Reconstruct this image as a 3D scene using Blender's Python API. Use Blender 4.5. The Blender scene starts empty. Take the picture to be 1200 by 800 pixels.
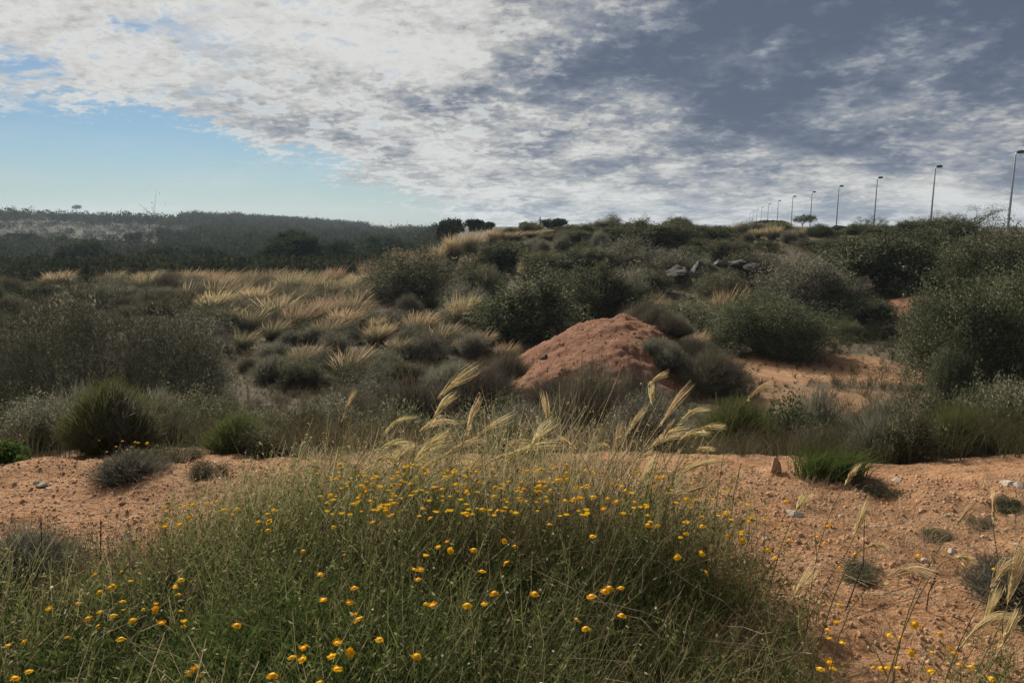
import bpy, math, random
import numpy as np

SC = bpy.context.scene
COL = SC.collection
RNG = np.random.default_rng(7)
random.seed(7)
R = math.radians
EYE = 1.6
PITCH = R(8.8)
F = 870.0                       # focal length in pixels of the 1200 px wide photograph
SUN_EL, SUN_AZ = 36.0, -24.0    # degrees, azimuth from +Y, negative to the left

# ------------------------------------------------------------------ helpers
def at(px, py, Y):
    xc, yc = (px - 600) / F, (400 - py) / F
    s, c = math.sin(PITCH), math.cos(PITCH)
    k = Y / (c + s * yc)
    return np.array([xc * k, Y, EYE + (-s + c * yc) * k])

def xat(px, Y):                 # x of picture column at depth Y, on the level of the horizon
    return (px - 600) / F * Y * 0.99

def at_z(px, py, z):            # where the ray meets the height z
    xc, yc = (px - 600) / F, (400 - py) / F
    s, c = math.sin(PITCH), math.cos(PITCH)
    d = np.array([xc, c + s * yc, -s + c * yc])
    k = (z - EYE) / d[2]
    return d * k + np.array([0, 0, EYE])

def sstep(a, b, x):
    t = np.clip((x - a) / (b - a), 0, 1)
    return t * t * (3 - 2 * t)

def vnoise(x, y, seed=0):
    x = np.asarray(x, float); y = np.asarray(y, float)
    xi, yi = np.floor(x), np.floor(y)
    fx, fy = x - xi, y - yi
    fx = fx * fx * (3 - 2 * fx); fy = fy * fy * (3 - 2 * fy)
    def hsh(a, b):
        v = np.sin(a * 127.1 + b * 311.7 + seed * 74.7) * 43758.5453
        return v - np.floor(v)
    return (hsh(xi, yi) * (1 - fx) * (1 - fy) + hsh(xi + 1, yi) * fx * (1 - fy)
            + hsh(xi, yi + 1) * (1 - fx) * fy + hsh(xi + 1, yi + 1) * fx * fy)

def fbm(x, y, octaves=4, seed=0):
    v, a, t = 0, 0.5, 0
    for o in range(octaves):
        v = v + a * vnoise(x * 2 ** o, y * 2 ** o, seed + o); t += a; a *= 0.5
    return v / t - 0.5

# ------------------------------------------------------------------ terrain height
def edge_y(x):
    return 4.95 + 0.18 * fbm(x * 0.7, x * 0 + 3.3, 3, 5) * 2 + 0.05 * np.sin(x * 1.7) - 0.03 * x

def h(x, y):
    x = np.asarray(x, float); y = np.asarray(y, float)
    ey = edge_y(x)
    d = y - ey
    # terrace, then the bank down to the valley floor
    bank = -3.0 * sstep(-0.25, 10.0, d) ** 0.9 - 0.10 * sstep(-0.3, 0.3, d)
    z = bank
    # valley falls away on the left, then the far hills rise
    ang = x / np.maximum(y, 1.0)
    left = 1 - sstep(-0.15, -0.03, ang)
    zl = z - 6.0 * sstep(62, 125, y)
    top = np.interp(ang, [-0.8, -0.66, -0.40, -0.14, 0], [15, 13.5, 6.5, -3.5, -4])
    zl = zl + (top + 9.0) * sstep(150, 600, y) ** 0.85
    zl = zl + 1.5 * fbm(x * 0.012, y * 0.012, 3, 8) * sstep(120, 260, y)
    # hill on the right
    yf = 29.5 + np.maximum(0, 4 - x) * 1.85
    zr = z + 4.1 * sstep(0, 36, y - yf) ** 0.8
    zr = zr + 0.9 * fbm(x * 0.08, y * 0.08, 3, 12) * sstep(0, 12, y - yf) * (1 - sstep(80, 160, y))
    zz = np.where(y > 60, zl * left + zr * (1 - left), np.maximum(zr, zl))
    k = sstep(55, 75, y)
    zz = np.maximum(zr, zl) * (1 - k) + (zl * left + zr * (1 - left)) * k
    zz = zz + 0.35 * fbm(x * 0.25, y * 0.25, 3, 3) * sstep(1.5, 8, d)
    near = 1 - sstep(0.5, 3.0, d)
    zz = zz + near * (0.10 * fbm(x * 0.9, y * 0.9, 3, 21) + 0.08 * fbm(x * 4, y * 4, 3, 22) + 0.055 * fbm(x * 12, y * 12, 3, 23) + .02 * np.maximum(0, vnoise(x * 9, y * 9, 26) - .55))
    # red bank at the back right
    zz = zz + 1.1 * np.exp(-(((x - 19) / 2.2) ** 2 + ((y - 34) / 2.6) ** 2))
    return zz

def hs(x, y):
    return float(h(np.array([x]), np.array([y]))[0])

# ------------------------------------------------------------------ mesh building
class MB:
    def __init__(self):
        self.V, self.Q, self.A, self.n = [], [], [], 0
    def add(self, V, Q, A):
        V = np.asarray(V, np.float32).reshape(-1, 3)
        self.V.append(V); self.Q.append(np.asarray(Q, np.int32).reshape(-1, 4) + self.n)
        self.A.append(np.asarray(A, np.float32).reshape(-1, 4)); self.n += len(V)
    def ribbons(self, P, W, side, rnd=None, third=None):
        """P (n,k,3), W (n,k) full widths, side (n,3) or (n,k,3)"""
        P = np.asarray(P, float); n, k, _ = P.shape
        side = np.asarray(side, float)
        if side.ndim == 2: side = np.repeat(side[:, None, :], k, 1)
        side = side / np.maximum(np.linalg.norm(side, axis=2, keepdims=True), 1e-9)
        W = np.broadcast_to(np.asarray(W, float), (n, k))[..., None] * 0.5
        V = np.stack([P - side * W, P + side * W], 2).reshape(n, k * 2, 3)
        base = (np.arange(n) * 2 * k)[:, None, None]
        i = np.arange(k - 1)
        q = np.stack([2 * i, 2 * i + 1, 2 * i + 3, 2 * i + 2], 1)[None]
        Q = (q + base).reshape(-1, 4)
        if rnd is None: rnd = RNG.random(n)
        if third is None: third = RNG.random(n)
        t = np.repeat(np.linspace(0, 1, k), 2)[None, :].repeat(n, 0)
        A = np.stack([np.repeat(rnd[:, None], 2 * k, 1), t, np.repeat(np.asarray(third)[:, None], 2 * k, 1), np.ones_like(t)], 2)
        self.add(V, Q, A)
    def leaves(self, C, D, L, Wd, rnd=None, third=None, N=None):
        """diamond leaves from C along D"""
        C = np.asarray(C, float); n = len(C)
        D = D / np.maximum(np.linalg.norm(D, axis=1, keepdims=True), 1e-9)
        if N is None: N = RNG.normal(size=(n, 3))
        S = np.cross(D, N); S /= np.maximum(np.linalg.norm(S, axis=1, keepdims=True), 1e-9)
        L = np.broadcast_to(np.asarray(L, float), (n,))[:, None]; Wd = np.broadcast_to(np.asarray(Wd, float), (n,))[:, None]
        U = np.cross(S, D)
        V = np.stack([C, C + D * L * .5 + S * Wd * .5 + U * Wd * .12, C + D * L, C + D * L * .5 - S * Wd * .5 + U * Wd * .12], 1)
        Q = np.arange(n * 4).reshape(n, 4)
        if rnd is None: rnd = RNG.random(n)
        if third is None: third = RNG.random(n)
        t = np.tile(np.array([0, .5, 1, .5]), (n, 1))
        A = np.stack([np.repeat(rnd[:, None], 4, 1), t, np.repeat(np.asarray(third)[:, None], 4, 1), np.ones((n, 4))], 2)
        self.add(V, Q, A)
    def tube(self, pts, rad, sides=5, rnd=0.5):
        pts = np.asarray(pts, float); k = len(pts)
        rad = np.broadcast_to(np.asarray(rad, float), (k,))
        T = np.gradient(pts, axis=0); T /= np.maximum(np.linalg.norm(T, axis=1, keepdims=True), 1e-9)
        ref = np.array([0.31, 0.95, 0.05]) if abs(T[0, 1]) < 0.9 else np.array([1, 0, 0.1])
        a = np.cross(T, ref); a /= np.maximum(np.linalg.norm(a, axis=1, keepdims=True), 1e-9)
        b = np.cross(T, a)
        an = np.linspace(0, 2 * np.pi, sides, endpoint=False)
        V = pts[:, None] + (a[:, None] * np.cos(an)[None, :, None] + b[:, None] * np.sin(an)[None, :, None]) * rad[:, None, None]
        Q = []
        for i in range(k - 1):
            for j in range(sides):
                j2 = (j + 1) % sides
                Q.append((i * sides + j, i * sides + j2, (i + 1) * sides + j2, (i + 1) * sides + j))
        V = V.reshape(-1, 3)
        if sides == 4:
            Q.append((k * 4 - 4, k * 4 - 3, k * 4 - 2, k * 4 - 1)); Q.append((3, 2, 1, 0))
        A = np.zeros((len(V), 4)); A[:, 0] = rnd; A[:, 1] = np.repeat(np.linspace(0, 1, k), sides); A[:, 2] = RNG.random(); A[:, 3] = 1
        self.add(V, Q, A)
    def box(self, c, s):
        c = np.array(c, float); s = np.array(s, float) / 2
        v = np.array([[x, y, z] for x in (-1, 1) for y in (-1, 1) for z in (-1, 1)]) * s + c
        self.add(v, [(0, 1, 3, 2), (4, 6, 7, 5), (0, 4, 5, 1), (2, 3, 7, 6), (0, 2, 6, 4), (1, 5, 7, 3)], np.full((8, 4), .5))
    def mesh(self, name, mat, smooth=False):
        V = np.concatenate(self.V); Q = np.concatenate(self.Q); A = np.concatenate(self.A)
        me = bpy.data.meshes.new(name)
        me.vertices.add(len(V)); me.vertices.foreach_set('co', V.astype(np.float32).ravel())
        me.loops.add(Q.size); me.loops.foreach_set('vertex_index', Q.ravel().astype(np.int32))
        me.polygons.add(len(Q)); me.polygons.foreach_set('loop_start', (np.arange(len(Q)) * 4).astype(np.int32))
        at_ = me.color_attributes.new('col', 'FLOAT_COLOR', 'POINT')
        at_.data.foreach_set('color', A.astype(np.float32).ravel())
        me.update(calc_edges=True)
        if smooth: me.polygons.foreach_set('use_smooth', np.ones(len(Q), bool))
        me.materials.append(mat)
        return me

def link(name, me, parent=None):
    o = bpy.data.objects.new(name, me); COL.objects.link(o)
    if parent is not None: o.parent = parent
    return o

def tag(o, label=None, cat=None, group=None, kind=None):
    if label: o['label'] = label
    if cat: o['category'] = cat
    if group: o['group'] = group
    if kind: o['kind'] = kind
    return o

def thing(name, label, cat, loc, rot=0, scale=(1, 1, 1), group=None):
    o = bpy.data.objects.new(name, None); COL.objects.link(o)
    o.empty_display_size = 0.2
    o.location = [float(v) for v in loc]; o.rotation_euler = (0, 0, rot); o.scale = scale
    return tag(o, label, cat, group)

# ------------------------------------------------------------------ materials
class NT:
    def __init__(self, tree): self.t = tree; tree.nodes.clear()
    def n(self, typ, **kw):
        nd = self.t.nodes.new(typ)
        for k, v in kw.items():
            if k.startswith('i_'):
                key = k[2:]; key = int(key) if key.isdigit() else key.replace('_', ' ')
                s = nd.inputs[key]
                if hasattr(v, 'links') or isinstance(v, bpy.types.NodeSocket): self.t.links.new(v, s)
                else: s.default_value = v
            else: setattr(nd, k, v)
        return nd
    def l(self, a, b): self.t.links.new(a, b)
    def m(self, op, a, b=0.0, c=0.0, clamp=False):
        nd = self.t.nodes.new('ShaderNodeMath'); nd.operation = op; nd.use_clamp = clamp
        for i, v in enumerate((a, b, c)):
            if isinstance(v, bpy.types.NodeSocket): self.t.links.new(v, nd.inputs[i])
            else: nd.inputs[i].default_value = v
        return nd.outputs[0]
    def sstep(self, a, b, x):
        nd = self.t.nodes.new('ShaderNodeMapRange'); nd.interpolation_type = 'SMOOTHSTEP'; nd.clamp = True
        for k, v in (('Value', x), ('From Min', a), ('From Max', b)):
            if isinstance(v, bpy.types.NodeSocket): self.t.links.new(v, nd.inputs[k])
            else: nd.inputs[k].default_value = v
        if not isinstance(a, bpy.types.NodeSocket) and a > b:
            nd.inputs['From Min'].default_value = b; nd.inputs['From Max'].default_value = a
            nd.inputs['To Min'].default_value = 1; nd.inputs['To Max'].default_value = 0
        return nd.outputs[0]
    def ramp(self, fac, stops):
        nd = self.t.nodes.new('ShaderNodeValToRGB'); cr = nd.color_ramp
        while len(cr.elements) < len(stops): cr.elements.new(0.5)
        for e, (p, c) in zip(cr.elements, stops): e.position = p; e.color = (*c, 1)
        self.l(fac, nd.inputs[0]); return nd.outputs[0]
    def mix(self, fac, a, b, blend='MIX'):
        nd = self.t.nodes.new('ShaderNodeMix'); nd.data_type = 'RGBA'; nd.blend_type = blend; nd.clamp_factor = True
        for i, v in ((0, fac), (6, a), (7, b)):
            if isinstance(v, bpy.types.NodeSocket): self.l(v, nd.inputs[i])
            else: nd.inputs[i].default_value = v if i == 0 else ((*v, 1) if len(v) == 3 else v)
        return nd.outputs[2]

def plant_mat(name, c_rnd, tip=None, tip_at=(0.4, 0.9), transl=0.35, rough=0.55, spec=0.25, obj_var=0.35, tip2=None):
    """c_rnd: ramp stops over per-blade random; tip: colour the blade turns to along its length"""
    m = bpy.data.materials.new(name); m.use_nodes = True
    t = NT(m.node_tree)
    at_ = t.n('ShaderNodeAttribute', attribute_name='col')
    sep = t.n('ShaderNodeSeparateColor', i_0=at_.outputs['Color'])
    col = t.ramp(sep.outputs[0], c_rnd)
    if tip is not None:
        tp = tip
        if tip2 is not None: tp = t.mix(sep.outputs[2], tip, tip2)
        col = t.mix(t.sstep(tip_at[0], tip_at[1], sep.outputs[1]), col, tp)
    oi = t.n('ShaderNodeObjectInfo')
    v = t.m('MULTIPLY_ADD', oi.outputs['Random'], obj_var, 1 - obj_var / 2)
    hs_ = t.n('ShaderNodeHueSaturation', i_Color=col, i_Value=v)
    hs_.inputs['Hue'].default_value = 0.5
    t.l(t.m('MULTIPLY_ADD', oi.outputs['Random'], 0.03, 0.485), hs_.inputs['Hue'])
    b = t.n('ShaderNodeBsdfDiffuse', i_Color=hs_.outputs[0], i_Roughness=rough)
    tr = t.n('ShaderNodeBsdfTranslucent', i_Color=hs_.outputs[0])
    mx = t.n('ShaderNodeMixShader', i_0=transl); t.l(b.outputs[0], mx.inputs[1]); t.l(tr.outputs[0], mx.inputs[2])
    out = t.n('ShaderNodeOutputMaterial'); t.l(mx.outputs[0], out.inputs[0])
    return m

def bark_mat(name, c1, c2):
    m = bpy.data.materials.new(name); m.use_nodes = True
    t = NT(m.node_tree)
    tc = t.n('ShaderNodeTexCoord')
    nz = t.n('ShaderNodeTexNoise', i_Vector=tc.outputs['Object'], i_Scale=14.0, i_Detail=5.0)
    col = t.ramp(nz.outputs[0], [(.3, c1), (.7, c2)])
    bp = t.n('ShaderNodeBump', i_Strength=.4, i_Height=nz.outputs[0])
    b = t.n('ShaderNodeBsdfPrincipled', i_Base_Color=col, i_Roughness=.85, i_Normal=bp.outputs[0])
    out = t.n('ShaderNodeOutputMaterial'); t.l(b.outputs[0], out.inputs[0])
    return m

def ground_mat():
    m = bpy.data.materials.new('earth'); m.use_nodes = True
    t = NT(m.node_tree)
    geo = t.n('ShaderNodeNewGeometry'); P = geo.outputs['Position']
    z = t.n('ShaderNodeAttribute', attribute_name='zone')
    sep = t.n('ShaderNodeSeparateColor', i_0=z.outputs['Color'])
    n_big = t.n('ShaderNodeTexNoise', i_Vector=P, i_Scale=.55, i_Detail=6.0, i_Roughness=.65).outputs[0]
    n_mid = t.n('ShaderNodeTexNoise', i_Vector=P, i_Scale=3.2, i_Detail=7.0, i_Roughness=.7).outputs[0]
    n_fine = t.n('ShaderNodeTexNoise', i_Vector=P, i_Scale=26.0, i_Detail=6.0, i_Roughness=.75).outputs[0]
    n_far = t.n('ShaderNodeTexNoise', i_Vector=P, i_Scale=.035, i_Detail=7.0, i_Roughness=.65).outputs[0]
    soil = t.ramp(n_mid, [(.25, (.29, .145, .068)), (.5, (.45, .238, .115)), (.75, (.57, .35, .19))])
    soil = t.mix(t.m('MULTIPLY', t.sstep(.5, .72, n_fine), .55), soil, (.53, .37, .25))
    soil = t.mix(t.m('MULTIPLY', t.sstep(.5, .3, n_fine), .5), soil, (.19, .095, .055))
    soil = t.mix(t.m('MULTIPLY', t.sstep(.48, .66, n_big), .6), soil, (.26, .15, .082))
    red = t.ramp(n_mid, [(.25, (.17, .078, .042)), (.55, (.25, .122, .068)), (.8, (.35, .20, .12))])
    valley = t.ramp(n_mid, [(.3, (.055, .05, .031)), (.5, (.10, .086, .054)), (.72, (.18, .14, .09))])
    valley = t.mix(t.m('MULTIPLY', t.sstep(.45, .7, n_big), .5), valley, (.17, .11, .07))
    far = t.ramp(n_far, [(.35, (.026, .030, .018)), (.5, (.040, .040, .025)), (.70, (.066, .058, .038))])
    field = t.ramp(n_far, [(.35, (.060, .047, .032)), (.6, (.092, .070, .047))])
    col = t.mix(sep.outputs[2], valley, far)
    col = t.mix(z.outputs['Alpha'], col, field)
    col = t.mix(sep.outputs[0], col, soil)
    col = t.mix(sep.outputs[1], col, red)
    vor = t.n('ShaderNodeTexVoronoi', i_Vector=P, i_Scale=38.0).outputs[0]
    hgt = t.m('ADD', t.m('MULTIPLY', n_mid, .6), t.m('ADD', t.m('MULTIPLY', n_fine, .35), t.m('MULTIPLY', vor, -.12)))
    bp = t.n('ShaderNodeBump', i_Strength=1.0, i_Distance=.12, i_Height=hgt)
    b = t.n('ShaderNodeBsdfPrincipled', i_Base_Color=col, i_Roughness=.95, i_Normal=bp.outputs[0])
    b.inputs['Specular IOR Level'].default_value = .15
    out = t.n('ShaderNodeOutputMaterial'); t.l(b.outputs[0], out.inputs[0])
    return m

def rock_mat(name, c1, c2, c3):
    m = bpy.data.materials.new(name); m.use_nodes = True
    t = NT(m.node_tree)
    tc = t.n('ShaderNodeTexCoord')
    nz = t.n('ShaderNodeTexNoise', i_Vector=tc.outputs['Object'], i_Scale=5.0, i_Detail=8.0, i_Roughness=.7)
    oi = t.n('ShaderNodeObjectInfo')
    col = t.ramp(nz.outputs[0], [(.3, c1), (.52, c2), (.72, c3)])
    hv = t.n('ShaderNodeHueSaturation', i_Color=col, i_Value=t.m('MULTIPLY_ADD', oi.outputs['Random'], .4, .8))
    bp = t.n('ShaderNodeBump', i_Strength=.6, i_Height=nz.outputs[0])
    b = t.n('ShaderNodeBsdfPrincipled', i_Base_Color=hv.outputs[0], i_Roughness=.9, i_Normal=bp.outputs[0])
    out = t.n('ShaderNodeOutputMaterial'); t.l(b.outputs[0], out.inputs[0])
    return m

def plain_mat(name, c, rough=.5, metal=0.0):
    m = bpy.data.materials.new(name); m.use_nodes = True
    t = NT(m.node_tree)
    tc = t.n('ShaderNodeTexCoord')
    nz = t.n('ShaderNodeTexNoise', i_Vector=tc.outputs['Object'], i_Scale=8.0, i_Detail=4.0)
    col = t.ramp(nz.outputs[0], [(.3, tuple(v * .8 for v in c)), (.7, c)])
    b = t.n('ShaderNodeBsdfPrincipled', i_Base_Color=col, i_Roughness=rough, i_Metallic=metal)
    out = t.n('ShaderNodeOutputMaterial'); t.l(b.outputs[0], out.inputs[0])
    return m

M = {}
M['earth'] = ground_mat()
M['mastic'] = plant_mat('mastic_leaf', [(0, (.034, .042, .021)), (.42, (.076, .086, .044)), (.76, (.15, .152, .09)), (1, (.27, .25, .165))], transl=.42, spec=.18)
M['olive'] = plant_mat('olive_leaf', [(0, (.055, .06, .032)), (.5, (.125, .125, .072)), (1, (.28, .26, .165))], transl=.42)
M['grey'] = plant_mat('grey_leaf', [(0, (.075, .073, .05)), (.5, (.155, .148, .108)), (1, (.31, .28, .205))], transl=.42)
M['bushleaf'] = plant_mat('bush_leaf', [(0, (.042, .056, .032)), (.5, (.085, .102, .06)), (1, (.21, .22, .14))], transl=.35)
M['broom'] = plant_mat('broom_stem', [(0, (.07, .085, .028)), (.5, (.12, .135, .045)), (1, (.19, .19, .075))], transl=.3)
M['fresh'] = plant_mat('fresh_leaf', [(0, (.045, .08, .02)), (.5, (.08, .125, .034)), (1, (.13, .165, .055))], transl=.4)
M['twig'] = plant_mat('dry_twig', [(0, (.082, .068, .048)), (.5, (.15, .125, .088)), (1, (.28, .235, .165))], transl=.2, rough=.8, spec=.1)
M['tuss'] = plant_mat('tussock_blade', [(0, (.058, .066, .038)), (.5, (.10, .106, .062)), (1, (.17, .155, .095))],
                      tip=(.215, .185, .115), tip_at=(.45, 1.0), transl=.4, obj_var=.3)
M['plume'] = plant_mat('tussock_plume', [(0, (.29, .205, .11)), (.5, (.41, .305, .175)), (1, (.54, .42, .265))], transl=.5, obj_var=.3)
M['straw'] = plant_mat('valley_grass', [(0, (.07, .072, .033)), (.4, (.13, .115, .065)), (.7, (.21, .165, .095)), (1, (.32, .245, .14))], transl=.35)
M['weed'] = plant_mat('weed_green', [(0, (.05, .068, .020)), (.35, (.105, .128, .040)), (.62, (.21, .205, .085)), (1, (.44, .35, .21))],
                      transl=.5, spec=.3, obj_var=0)
M['weed2'] = plant_mat('weed_fresh', [(0, (.045, .075, .022)), (.5, (.08, .118, .034)), (1, (.13, .16, .055))], transl=.4, obj_var=0)
M['dry'] = plant_mat('dry_stalk', [(0, (.20, .14, .085)), (.5, (.33, .25, .155)), (1, (.50, .42, .29))], transl=.3, obj_var=0)
M['bits'] = plant_mat('seed_bits', [(0, (.5, .46, .36)), (1, (.72, .68, .58))], transl=.4, obj_var=0)
M['awn'] = plant_mat('awn', [(0, (.42, .31, .14)), (.5, (.60, .47, .24)), (1, (.74, .62, .38))], transl=.55, obj_var=.2)
M['stalk'] = plant_mat('awn_stalk', [(0, (.12, .12, .05)), (1, (.26, .22, .10))], transl=.3, obj_var=.2)
M['petal'] = plant_mat('petal', [(0, (.80, .39, .006)), (.5, (.85, .48, .010)), (1, (.88, .58, .02))], transl=.35, rough=.6, obj_var=.15)
M['disc'] = plain_mat('flower_disc', (.84, .44, .012), .8)
M['dstem'] = plant_mat('flower_stem', [(0, (.07, .09, .03)), (1, (.13, .14, .05))], transl=.2)
M['dead'] = plant_mat('dead_stem', [(0, (.05, .036, .03)), (1, (.10, .075, .06))], transl=.1, rough=.8)
M['bark'] = bark_mat('bark', (.06, .045, .035), (.14, .11, .09))
M['pine'] = plant_mat('pine_needle', [(0, (.018, .030, .012)), (.5, (.042, .058, .025)), (1, (.085, .098, .045))], transl=.2)
M['far'] = plant_mat('far_foliage', [(0, (.020, .030, .014)), (.5, (.045, .060, .028)), (.85, (.085, .095, .048)), (1, (.14, .13, .07))], transl=.2)
M['rock'] = rock_mat('grey_rock', (.035, .030, .024), (.065, .056, .045), (.11, .096, .079))
M['clod'] = rock_mat('soil_clod', (.30, .16, .080), (.44, .242, .125), (.56, .355, .20))
M['rubble'] = rock_mat('red_rubble', (.20, .09, .048), (.29, .14, .075), (.38, .21, .125))
M['pale'] = rock_mat('pale_stone', (.24, .19, .145), (.34, .285, .225), (.44, .38, .31))
M['steel'] = plain_mat('galvanised_steel', (.34, .36, .38), .45, .7)
M['lampdark'] = plain_mat('lamp_housing', (.05, .052, .058), .5, .2)
M['lens'] = plain_mat('lamp_lens', (.45, .46, .47), .2)
M['wood'] = bark_mat('weathered_wood', (.10, .085, .07), (.19, .165, .14))

# ------------------------------------------------------------------ ground
def axis(lo_dense, hi_dense, step, ratio, lo, hi):
    mid = list(np.arange(lo_dense, hi_dense, step))
    up, s, v = [], step, mid[-1]
    while v < hi: s *= ratio; v += s; up.append(v)
    dn, s, v = [], step, mid[0]
    while v > lo: s *= ratio; v -= s; dn.append(v)
    return np.array(dn[::-1] + mid + up)

def grid_mesh(name, xs, ys, zf, zone, mat):
    X, Y = np.meshgrid(xs, ys)
    Z = zf(X, Y)
    n, mcols = X.shape
    V = np.stack([X, Y, Z], 2).reshape(-1, 3)
    i = np.arange(n - 1)[:, None] * mcols + np.arange(mcols - 1)[None]
    Q = np.stack([i, i + 1, i + mcols + 1, i + mcols], 2).reshape(-1, 4)
    me = bpy.data.meshes.new(name)
    me.vertices.add(len(V)); me.vertices.foreach_set('co', V.astype(np.float32).ravel())
    me.loops.add(Q.size); me.loops.foreach_set('vertex_index', Q.ravel().astype(np.int32))
    me.polygons.add(len(Q)); me.polygons.foreach_set('loop_start', (np.arange(len(Q)) * 4).astype(np.int32))
    a = me.color_attributes.new('zone', 'FLOAT_COLOR', 'POINT')
    a.data.foreach_set('color', zone(X, Y).astype(np.float32).ravel())
    me.update(calc_edges=True)
    me.polygons.foreach_set('use_smooth', np.ones(len(Q), bool))
    me.materials.append(mat)
    return me

MX, MY = 3.45, 23.5
def zone_ground(X, Y):
    d = Y - edge_y(X)
    nz = fbm(X * .5, Y * .5, 3, 31)
    soil = 1 - sstep(.4, 1.8, d + nz)
    # clearing of bare earth in the valley, right of the middle
    cx = X - 10.4; cy = Y - 24.3
    soil = np.maximum(soil, sstep(1.15, .6, np.sqrt((cx / 4.4) ** 2 + (cy / 3.2) ** 2) + nz * .9) * .8)
    soil = np.maximum(soil, sstep(.62, .3, np.abs(Y - 20.5 + X * .1) / 3 + nz * 1.2 + (X < 5) * 2) * .5)
    red = sstep(1.2, .7, np.sqrt(((X - 18.8) / 2.4) ** 2 + ((Y - 33) / 3.0) ** 2) + nz * .6)
    red = np.maximum(red, sstep(1.3, .8, np.sqrt(((X - MX) / 3.6) ** 2 + ((Y - MY) / 4.0) ** 2) + nz) * .7)
    far = sstep(70, 110, Y)
    ang = X / np.maximum(Y, 1)
    field = sstep(470, 520, Y) * sstep(-.28, -.36, ang) * sstep(900, 800, Y)
    field = np.maximum(field, sstep(-.50, -.56, ang + nz * .05) * sstep(300, 330, Y) * sstep(400, 370, Y) * .25)
    return np.stack([soil, red, far, field], -1)

ys = axis(1.2, 6.4, .03, 1.02, -25, 1650)
xs = axis(-4.4, 4.4, .035, 1.06, -1500, 1500)
ground = link('ground', grid_mesh('ground', xs, ys, h, zone_ground, M['earth']))
tag(ground, kind='structure')

# spoil heap of red earth
MX, MY = 3.45, 23.5
def mound_h(X, Y):
    u, v = X - MX, Y - MY
    u2 = u - .28 * v
    r = np.sqrt((u2 / np.where(u2 < 0, 4.4, 3.6)) ** 2 + (v / np.where(v < 0, 6.0, 4.0)) ** 2)
    ang = np.arctan2(v, u)
    lump = 1 + .42 * fbm(np.cos(ang) * 1.6 + 5, np.sin(ang) * 1.6 + 5, 3, 41)
    r = r / lump
    rr = np.clip(r, 0, 1)
    prof = (1 - rr ** 2.0) ** 1.5
    z = h(X, Y) - .2 + 1.9 * prof + .45 * fbm(X * .7, Y * .7, 3, 42) * sstep(0, .4, prof) + .16 * fbm(X * 2.2, Y * 2.2, 3, 43) + .11 * fbm(X * 6, Y * 6, 3, 45) + .07 * fbm(X * 15, Y * 15, 2, 46)
    return np.where(prof <= 0, h(X, Y) - .6, z)
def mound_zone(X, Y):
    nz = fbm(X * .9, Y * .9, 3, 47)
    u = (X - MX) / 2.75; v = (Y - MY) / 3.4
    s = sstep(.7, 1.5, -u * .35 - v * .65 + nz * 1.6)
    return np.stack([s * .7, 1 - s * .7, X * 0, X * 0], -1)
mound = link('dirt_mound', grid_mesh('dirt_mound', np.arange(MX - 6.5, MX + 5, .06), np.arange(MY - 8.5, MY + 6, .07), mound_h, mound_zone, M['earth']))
tag(mound, kind='structure')

# ------------------------------------------------------------------ prototypes
def rdirs(n, zmin=-1.0):
    z = RNG.uniform(zmin, 1, n); a = RNG.uniform(0, 2 * np.pi, n); r = np.sqrt(np.maximum(0, 1 - z * z))
    return np.stack([r * np.cos(a), r * np.sin(a), z], 1)

def leafy_shrub(w, ht, nlobes, nclumps, per, leaf, lw, mat, stem='bark', fill=.5, skirt=.0, upward=.3):
    """a crown of unequal lobes; sprays of leaves sit on the outer shell of each lobe"""
    rx, rz = w / 2, ht
    lobes = []
    for i in range(nlobes):
        a = RNG.uniform(0, 2 * np.pi); q = np.sqrt(RNG.random()) * .68
        zc = RNG.uniform(.22, .74) * (1 - .5 * q)
        s = RNG.uniform(.17, .40)
        lobes.append((np.array([np.cos(a) * q * rx, np.sin(a) * q * rx, zc * rz]), np.array([s * rx * 1.05, s * rx * 1.05, s * rz * .9])))
    C, D = [], []
    for i in range(nclumps):
        c, s = lobes[RNG.integers(nlobes)]
        d = rdirs(1, -.55)[0]
        p = c + d * s * (RNG.uniform(.62, 1.08) if RNG.random() > .12 else RNG.uniform(1.05, 1.45))
        if p[2] < .04 * rz: p[2] = RNG.uniform(.03, .15) * rz
        C.append(p); D.append(d)
    C = np.array(C); D = np.array(D)
    cr = .11 * w ** .6
    b = MB()
    n = nclumps * per
    idx = np.repeat(np.arange(nclumps), per)
    # sprays: leaves along a short twig
    tw = D * 1.0 + np.array([0, 0, upward]) + RNG.normal(0, .5, (nclumps, 3)); tw /= np.linalg.norm(tw, axis=1, keepdims=True)
    tt = RNG.uniform(-.6, 1.1, n)
    pos = C[idx] + tw[idx] * (tt * cr * 1.5)[:, None] + RNG.normal(0, cr * .42, (n, 3)) * (1.1 - .6 * np.clip(tt, 0, 1))[:, None]
    pos[:, 2] = np.maximum(pos[:, 2], .01)
    ld = tw[idx] * .7 + RNG.normal(0, .75, (n, 3))
    crnd = RNG.random(nclumps)
    rnd = np.clip(crnd[idx] ** 1.4 * .8 + RNG.random(n) * .3, 0, 1)
    b.leaves(pos, ld, leaf * RNG.uniform(.6, 1.3, n), lw * RNG.uniform(.7, 1.25, n), rnd)
    fol = b.mesh('foliage', M[mat])
    s = MB()
    pick = RNG.permutation(nclumps)[:min(nclumps, 70)]
    for i in pick:
        e = C[i]; base = np.array([e[0] * .12, e[1] * .12, -.05])
        mid = base * .45 + e * .55 + RNG.normal(0, .05 * w, 3) - np.array([0, 0, .04 * ht])
        mid[2] = max(mid[2], .02)
        s.tube([base, base * .7 + mid * .3 + np.array([0, 0, .02]), mid, e], np.array([.016, .012, .008, .003]) * w ** .7, 4, RNG.random())
    stm = s.mesh('stems', M[stem])
    return fol, stm, w, ht

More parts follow.
